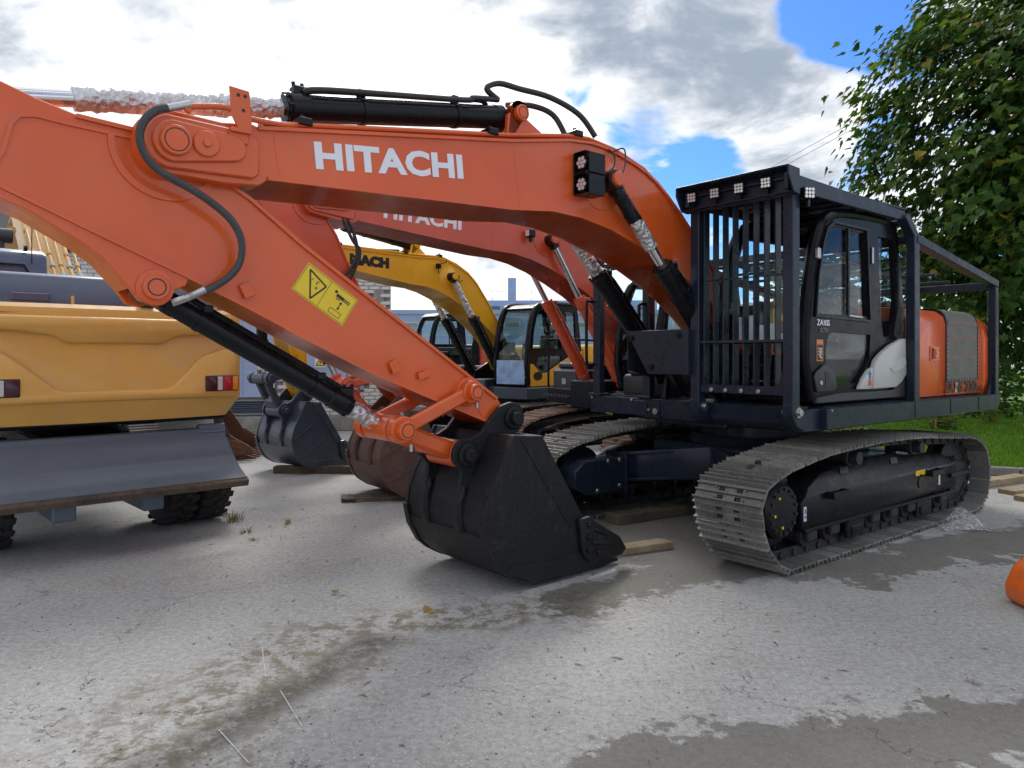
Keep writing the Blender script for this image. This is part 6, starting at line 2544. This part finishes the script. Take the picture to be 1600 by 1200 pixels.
# ------------------------------------------------------------------ maple tree, hedge and shrubs
BARK = rusty('maple_bark', (.06, .05, .04), (.10, .085, .07), (.035, .03, .025), 6, .9, 0, .8)
L1 = leafy('maple_leaf_green', (.022, .062, .014), (.065, .14, .024), .32, .5)
L2 = leafy('maple_leaf_light', (.075, .155, .024), (.16, .25, .035), .42, .45)
L3 = leafy('maple_leaf_yellowing', (.22, .22, .03), (.34, .26, .04), .4, .5)
tree = tag(empty('maple_tree', (11.45, 14.2, .08)), 'big leafy maple tree rising behind the caged excavator', 'tree')
bm = BM()


def limb(p, q, r0, r1, seed, n=7, wob=.25):
    r_ = random.Random(seed)
    p, q = Vector(p), Vector(q)
    pts = [p.lerp(q, i / n) + (Vector((r_.uniform(-1, 1), r_.uniform(-1, 1), r_.uniform(-.5, .5))) * wob if 0 < i < n else Vector()) for i in range(n + 1)]
    sp = spline(pts, 3)
    tube(bm, sp, .1, 8, 0, lambda t_: r0 + (r1 - r0) * t_)
    return sp


limb((0, 0, -.1), (-.1, -.1, 3.0), .26, .19, 1, 6, .06)
br = []
for k, (q, r0) in enumerate((((-2.6, -1.2, 7.6), .13), ((-1.0, -.6, 9.6), .15), ((1.6, .6, 9.0), .13), ((-3.6, -.6, 5.6), .10), ((-2.2, -2.2, 5.0), .09), ((.6, -2.4, 7.0), .11), ((2.8, -1.0, 6.6), .10), ((-.8, 2.0, 7.4), .11), ((-3.2, .8, 3.6), .07), ((-1.8, -2.4, 3.2), .06), ((.2, -3.0, 4.2), .07))):
    br.append(limb((-.1, -.1, 2.0 + .12 * k), q, r0, .02, 30 + k, 6, .22))
for k in range(70):
    b_ = br[k % len(br)]
    p = b_[int(len(b_) * random.Random(k).uniform(.35, .95))]
    r_ = random.Random(k + 300)
    q = p + Vector((r_.uniform(-1.4, .9), r_.uniform(-1.3, .8), r_.uniform(-.5, .7)))
    limb(p, q, .025, .006, 500 + k, 4, .08)
obj('trunk', bm, BARK, tree)
rg = random.Random(77)
clusters = []
cc = Vector((0, 0, 5.6))
tries = 0
while len(clusters) < 860 and tries < 20000:
    tries += 1
    d = Vector((rg.gauss(0, 1), rg.gauss(0, 1), rg.gauss(0, 1))).normalized()
    if d.x > .55 or (d.y > .55):
        continue
    k = rg.uniform(.12, 1.0) ** .45
    lump = 1 + .16 * noise.noise(d * 2.3 + Vector((4, 1, 0))) + .10 * noise.noise(d * 5)
    p = cc + Vector((d.x * 4.45, d.y * 3.6, d.z * 4.5)) * k * lump
    if p.z < 1.1 or (k > .8 and noise.noise(p * .8) < -.34):
        continue
    clusters.append((p, k))
V, F_, MI = [], [], []
cand = []
cam_l = Vector((-11.45, -14.2, 1.66))
for (p, k) in clusters:
    outw = (p - cc).normalized()
    n = int(rg.uniform(34, 52))
    light = rg.random() < .26
    sz = rg.uniform(.55, .95)
    for j in range(n):
        o = Vector((rg.gauss(0, .36), rg.gauss(0, .36), rg.gauss(0, .24))) * sz
        q = p + o
        nn_ = (Vector((0, 0, 1)) * .75 + outw * .55 + Vector((rg.uniform(-1, 1), rg.uniform(-1, 1), rg.uniform(-.6, .6))) * .6)
        dd = Vector((outw.x, outw.y, -.55)) + Vector((rg.uniform(-1, 1), rg.uniform(-1, 1), rg.uniform(-.4, .4))) * .7
        s_ = rg.uniform(.10, .25)
        u_ = rg.random()
        m_ = (1 if u_ < .55 else 0) if light else (1 if u_ < .08 else 0)
        if light and u_ > .94:
            m_ = 2
        cand.append((q, nn_, dd, s_, m_))
# the 300 leaves nearest the viewer on the visible flank are separate pieces
vis = sorted(range(len(cand)), key=lambda i: (cand[i][0] - cam_l).length - .6 * cand[i][3] * 10 + (50 if not (-.02 < ((cand[i][0].x + 11.45) / (cand[i][0].y + 14.2)) < .70) else 0))
solo = set(vis[:300])
for i, (q, nn_, dd, s_, m_) in enumerate(cand):
    if i in solo:
        v_, f_ = [], []
        leaf_geo(v_, f_, q, nn_, dd, s_)
        pymesh('leaf', v_, f_, [(L1, L2, L3)[m_]], None, tree)
        continue
    leaf_geo(V, F_, q, nn_, dd, s_)
    MI += [m_, m_]
cr_ = pymesh('crown', V, F_, [L1, L2, L3], MI, tree)
cr_['kind'] = 'stuff'

HEDM = leafy('hedge_leaf', (.022, .06, .014), (.06, .125, .022), .3)
HED2 = leafy('hedge_leaf_light', (.10, .17, .03), (.19, .26, .05), .4)


def bush(name, c, rad, n, size, label, cat, mats=(HEDM, HED2), seed=0, group=None, stems=True, boxy=False, lightp=.08):
    e = tag(empty(name, c), label, cat, group)
    r_ = random.Random(seed)
    V, F_, MI = [], [], []
    for k in range(n):
        if boxy:
            u, v, w_ = r_.uniform(-1, 1), r_.uniform(-1, 1), r_.uniform(0, 1)
            f = r_.random()
            if f < .55:
                v = -1 + .12 * r_.random()
            elif f < .8:
                w_ = 1 - .06 * r_.random()
            p = Vector((u * rad[0], v * rad[1], w_ * rad[2]))
            p += Vector((0, 1, 0)) * .35 * noise.noise(Vector((p.x * .9, p.z * 1.1, seed))) + Vector((0, 0, 1)) * .3 * noise.noise(Vector((p.x * 1.1, 0, seed)))
        else:
            d = Vector((r_.gauss(0, 1), r_.gauss(0, 1), abs(r_.gauss(0, 1)) * .9)).normalized() * r_.uniform(.4, 1) ** .5
            p = Vector((d.x * rad[0], d.y * rad[1], d.z * rad[2])) * (1 + .3 * noise.noise(d * 2 + Vector((seed, 0, 0))))
        nn_ = Vector((r_.uniform(-1, 1), r_.uniform(-1.4, .6), r_.uniform(-.2, 1.2))).normalized()
        a_, b_ = frame(nn_)
        s_ = size * r_.uniform(.6, 1.3)
        i = len(V)
        V += [(p - a_ * s_)[:], (p + b_ * s_ * .55 + nn_ * s_ * .2)[:], (p + a_ * s_)[:], (p - b_ * s_ * .55 + nn_ * s_ * .2)[:]]
        F_.append((i, i + 1, i + 2, i + 3))
        MI.append(1 if r_.random() < lightp else 0)
    o = pymesh('foliage', V, F_, list(mats), MI, e)
    o['kind'] = 'stuff'
    if stems:
        bm = BM()
        for k in range(6):
            tube(bm, [(r_.uniform(-.1, .1) * rad[0], r_.uniform(-.1, .1) * rad[1], 0), (r_.uniform(-.4, .4) * rad[0], r_.uniform(-.4, .4) * rad[1], rad[2] * .7)], .012 * max(1, rad[2]), 5)
        obj('stem', bm, BARK, e)
    return e


bush('hedge', (13.2, 20.5, .05), (6.2, 1.1, 4.3), 21000, .085, 'tall dark clipped hedge behind the lawn at the right', 'hedge', boxy=True, seed=3)
bush('shrub', (7.2, 22.2, .05), (2.6, 1.2, 3.4), 6000, .10, 'rounded green shrub behind the cab at the lawn edge', 'shrub', seed=8, lightp=.25)
bush('shrub', (3.6, 27.5, .05), (1.6, .9, .8), 1500, .07, 'low pale shrub beyond the yellow excavator', 'shrub', seed=9, lightp=.5)
bush('shrub', (6.35, 14.3, .06), (.9, .4, .32), 2600, .035, 'low brownish twiggy bush behind the near crawler track', 'shrub', mats=(leafy('twig_brown', (.10, .085, .03), (.2, .17, .06), .2), HED2), seed=10, lightp=.2)
bush('shrub', (9.7, 16.6, .06), (.30, .28, .42), 700, .045, 'small pale shrub by a stake on the lawn', 'shrub', mats=(HED2, leafy('pale_shrub', (.22, .26, .08), (.3, .32, .12), .3)), seed=12, lightp=.4)
bush('shrub', (11.6, 17.9, .06), (.22, .2, .5), 140, .05, 'thin young plant on the lawn right of the stake', 'shrub', mats=(HED2, L3), seed=14, lightp=.3)
bush('shrub', (-4.75, 16.3, 0), (.55, .3, .55), 600, .06, 'weedy plant against the white brick wall', 'shrub', seed=15, lightp=.3)
bm = BM()
cyl(bm, (0, 0, 0), (.03, .02, .62), .02, .016, 8)
tube(bm, [(.012, .01, .40), (.045, .03, .42), (.05, .0, .38)], .006, 5)
sk = obj('stake', bm, WOOD)
sk.location = (9.45, 16.45, .06)
tag(sk, 'wooden stake beside the small shrub on the lawn', 'stake')

# ------------------------------------------------------------------ brick building and warehouse
WB = simple('white_silicate_brick', (.60, .58, .55), .8, var=.16, scale=3.1, bump=.4, bscale=40, bd=.004)
MORT = simple('grey_mortar', (.30, .285, .26), .9, bump=.4)
PLIN = rusty('stained_plinth', (.24, .235, .20), (.34, .33, .30), (.13, .15, .08), 4, .9, 0, .6)
BLUEP = simple('pale_blue_sheet_metal', (.36, .43, .62), .45, var=.05, scale=1, bump=.05)
house = tag(empty('brick_building', (-7.53, 16.47, 0)), 'white brick building with pale blue metal doors behind the buckets', 'building')
house.rotation_euler = (0, 0, R(10.5))
X0, X1, HT = -6.4, 4.76, 4.05
bm = BM()
boxr(bm, (X0, X1), (.03, 6), (.36, HT), 0)
wall = obj('wall', bm, MORT, house)
bm = BM()
boxr(bm, (X0 - .04, X1 + .04), (-.06, 6), (0, .36), .02)
obj('plinth', bm, PLIN, house)
bm = BM()
boxr(bm, (X0 - .2, X1 + .2), (-.25, 6.2), (HT, HT + .16), .01)
obj('roof', bm, simple('roof_felt', (.09, .09, .09), .8), house)
doors = [(-2.2, 2.16, .80, 3.0), (2.66, 4.14, .95, 2.75)]            # x0, x1, z0, z1 (local)
lou = (1.1, 2.12, .40, .74)
bmk = BM()
box(bmk, (0, 0, 0), (.245, .10, .077), .006)
brick_me = me_from(bmk, 'brick', WB)
spots = []
row = 0
z = .36 + .044
while z < HT - .03:
    x = X0 + .125 + (.125 if row % 2 else 0)
    while x < X1 - .10:
        if not any(a - .12 < x < b + .12 and c - .04 < z < d + .04 for a, b, c, d in doors + [lou]) and not (4.36 < x < 4.6 and 2.9 < z < 3.3):
            spots.append((x, z))
        x += .257
    z += .0885
    row += 1
spots.sort(key=lambda s: (0 if (2.1 < s[0] < 2.75 and s[1] < 2.2) or s[0] > 4.1 else 1, abs(s[0] - 3)))
rg = random.Random(3)
V, F_ = [], []
for i, (x, z) in enumerate(spots):
    yy = rg.uniform(-.004, .004)
    if i < 300:
        inst('brick', brick_me, wall, Matrix.Translation((x, yy, z)))
    else:
        k = len(V)
        V += [(x + a * .1225, yy + b * .05, z + c * .0385) for a in (-1, 1) for b in (-1, 1) for c in (-1, 1)]
        F_ += [(k, k + 1, k + 3, k + 2), (k + 4, k + 6, k + 7, k + 5), (k, k + 4, k + 5, k + 1), (k + 2, k + 3, k + 7, k + 6), (k, k + 2, k + 6, k + 4), (k + 1, k + 5, k + 7, k + 3)]
bw = pymesh('brickwork', V, F_, [WB], None, wall)
bw['kind'] = 'stuff'
# side wall facing right
bm = BM()
boxr(bm, (4.36, 4.62), (-.03, .04), (2.9, 3.3), .02)
obj('plaster_patch', bm, PLIN, wall)
for di, (a, b, c, d) in enumerate(doors):
    bm = BM()
    boxr(bm, (a, b), (-.03, .03), (c, d), .006)
    n = int((b - a) / .75)
    for k in range(1, n + 1):
        xx = a + (b - a) * k / (n + 1)
        boxr(bm, (xx - .01, xx + .01), (-.045, -.03), (c, d))
    boxr(bm, (a, b), (-.05, -.03), (c, c + .04))
    do = obj('door', bm, BLUEP, house)
    if di == 1:
        cx_, cz_ = 3.16, 1.62
        bm = BM()
        boxr(bm, (cx_ - .13, cx_ + .13), (-.055, -.05), (cz_ - .15, cz_ + .12))
        sg = obj('warning_sign', bm, STICKW, do)
        bm = BM()
        prism(bm, [(cx_ - .11, cz_ - .11), (cx_ + .11, cz_ - .11), (cx_, cz_ + .09)], -.058, -.055)
        obj('triangle', bm, STICKY, sg)
        bm = BM()
        ribbon(bm, [(cx_ - .115, cz_ - .115), (cx_ + .115, cz_ - .115), (cx_, cz_ + .095)], -.060, -.057, .016, closed=True)
        prism(bm, [(cx_ + .012, cz_ + .03), (cx_ - .03, cz_ - .03), (cx_ - .002, cz_ - .03), (cx_ - .016, cz_ - .085), (cx_ + .03, cz_ - .015), (cx_ + .004, cz_ - .015)], -.061, -.058)
        obj('flash', bm, BLACKL, sg)
    for (sx, sz) in (((2.05, 1.24),) if di == 0 else ((3.92, 1.18), (3.16, 1.95))):
        bm = BM()
        boxr(bm, (sx - .09, sx + .09), (-.056, -.05), (sz - .16, sz + .14))
        ns = obj('notice', bm, STICKW, do)
        bm = BM()
        boxr(bm, (sx - .08, sx + .08), (-.060, -.056), (sz + .08, sz + .12))
        boxr(bm, (sx - .07, sx + .07), (-.060, -.056), (sz - .14, sz - .11))
        obj('notice_print', bm, simple('sign_red_%d%d' % (di, int(sz * 100)), (.55, .03, .04), .5), ns)
bm = BM()
ribbon(bm, [(lou[0], lou[2]), (lou[1], lou[2]), (lou[1], lou[3]), (lou[0], lou[3])], -.04, .03, .03, closed=True)
lf = obj('vent_frame', bm, PLIN, house)
for k in range(7):
    bm = BM()
    zz = lou[2] + .03 + k * .044
    prism(bm, [(-.03, zz), (.02, zz + .03), (.02, zz + .04), (-.03, zz + .012)], lou[0] + .02, lou[1] - .02, 'x')
    obj('slat', bm, SLATE, lf)
bm = BM()
tube(bm, [(4.02, -.10, .3), (4.02, -.10, 1.35), (4.02, .0, 1.38)], .03, 8)
obj('red_pipe', bm, simple('red_pipe_paint', (.45, .04, .03), .5), house)

WSH = simple('pale_blue_cladding', (.30, .38, .55), .55, var=.06, scale=.5, bump=.03)
ware = tag(empty('warehouse', (2.0, 46, 0)), 'long pale blue flat-roofed warehouse far behind the excavators', 'building')
bm = BM()
boxr(bm, (-16, 18), (0, 14), (0, 4.35), 0)
for i in range(30):
    boxr(bm, (-16 + i * 1.15, -15.97 + i * 1.15), (-.03, .0), (0, 4.3))
boxr(bm, (-16.1, 18.1), (-.12, 14), (4.35, 4.6), 0)
ww = obj('wall', bm, WSH, ware)
for i in range(14):
    bm = BM()
    boxr(bm, (-13 + i * 2.1, -12.0 + i * 2.1), (-.06, .0), (3.45, 3.85))
    f = obj('window', bm, SILVER, ware)
    bm = BM()
    boxr(bm, (-12.92 + i * 2.1, -12.08 + i * 2.1), (-.075, -.06), (3.51, 3.79))
    obj('pane', bm, GLASSD, f)
bm = BM()
for k in range(3):
    boxr(bm, (-16, 18), (-.05, .0), (3.0 - k * .9, 3.05 - k * .9))
obj('cladding_rail', bm, SILVER, ware)
w2 = tag(empty('warehouse', (3.2, 62, 0)), 'taller grey-blue building with a roof tower in the far distance', 'building')
bm = BM()
boxr(bm, (-6, 9), (0, 12), (0, 6.4))
obj('wall', bm, WSH, w2)
bm = BM()
for i in range(9):
    boxr(bm, (-5.4 + i * 1.6, -4.2 + i * 1.6), (-.08, 0), (5.3, 5.9))
wsx = obj('window', bm, SLATE, w2)
wsx['kind'] = 'stuff'
bm = BM()
boxr(bm, (-3.55, -2.85), (1, 1.7), (6.4, 8.4))
boxr(bm, (-3.57, -2.83), (.98, 1.0), (7.0, 7.05))
boxr(bm, (-3.57, -2.83), (.98, 1.0), (7.7, 7.75))
tw = obj('roof_tower', bm, WSH, w2)
bm = BM()
for x in (-4.9, -1.5):
    cyl(bm, (x, 1.2, 6.4), (x, 1.2, 7.5), .03, None, 6)
    tube(bm, [(x, 1.2, 7.3), (-3.2, 1.2, 7.2)], .02, 5)
    tube(bm, [(x, 1.2, 6.5), (x + (.5 if x < -3 else -.5), 1.2, 7.2)], .02, 5)
obj('antenna_stay', bm, STEEL, tw)

# overhead wires
for k, dz in enumerate((0, .22)):
    a, b = Vector((11.6, 21.5, 9.25 + dz)), Vector((4.6, 50, 7.85 + dz))
    bm = BM()
    tube(bm, [a.lerp(b, i / 12) + Vector((0, 0, -.25 * math.sin(math.pi * i / 12))) for i in range(13)], .011, 5)
    tag(obj('overhead_wire', bm, STEEL), ('lower' if k == 0 else 'upper') + ' of two thin wires crossing the sky left of the tree', 'wire', 'overhead wires')
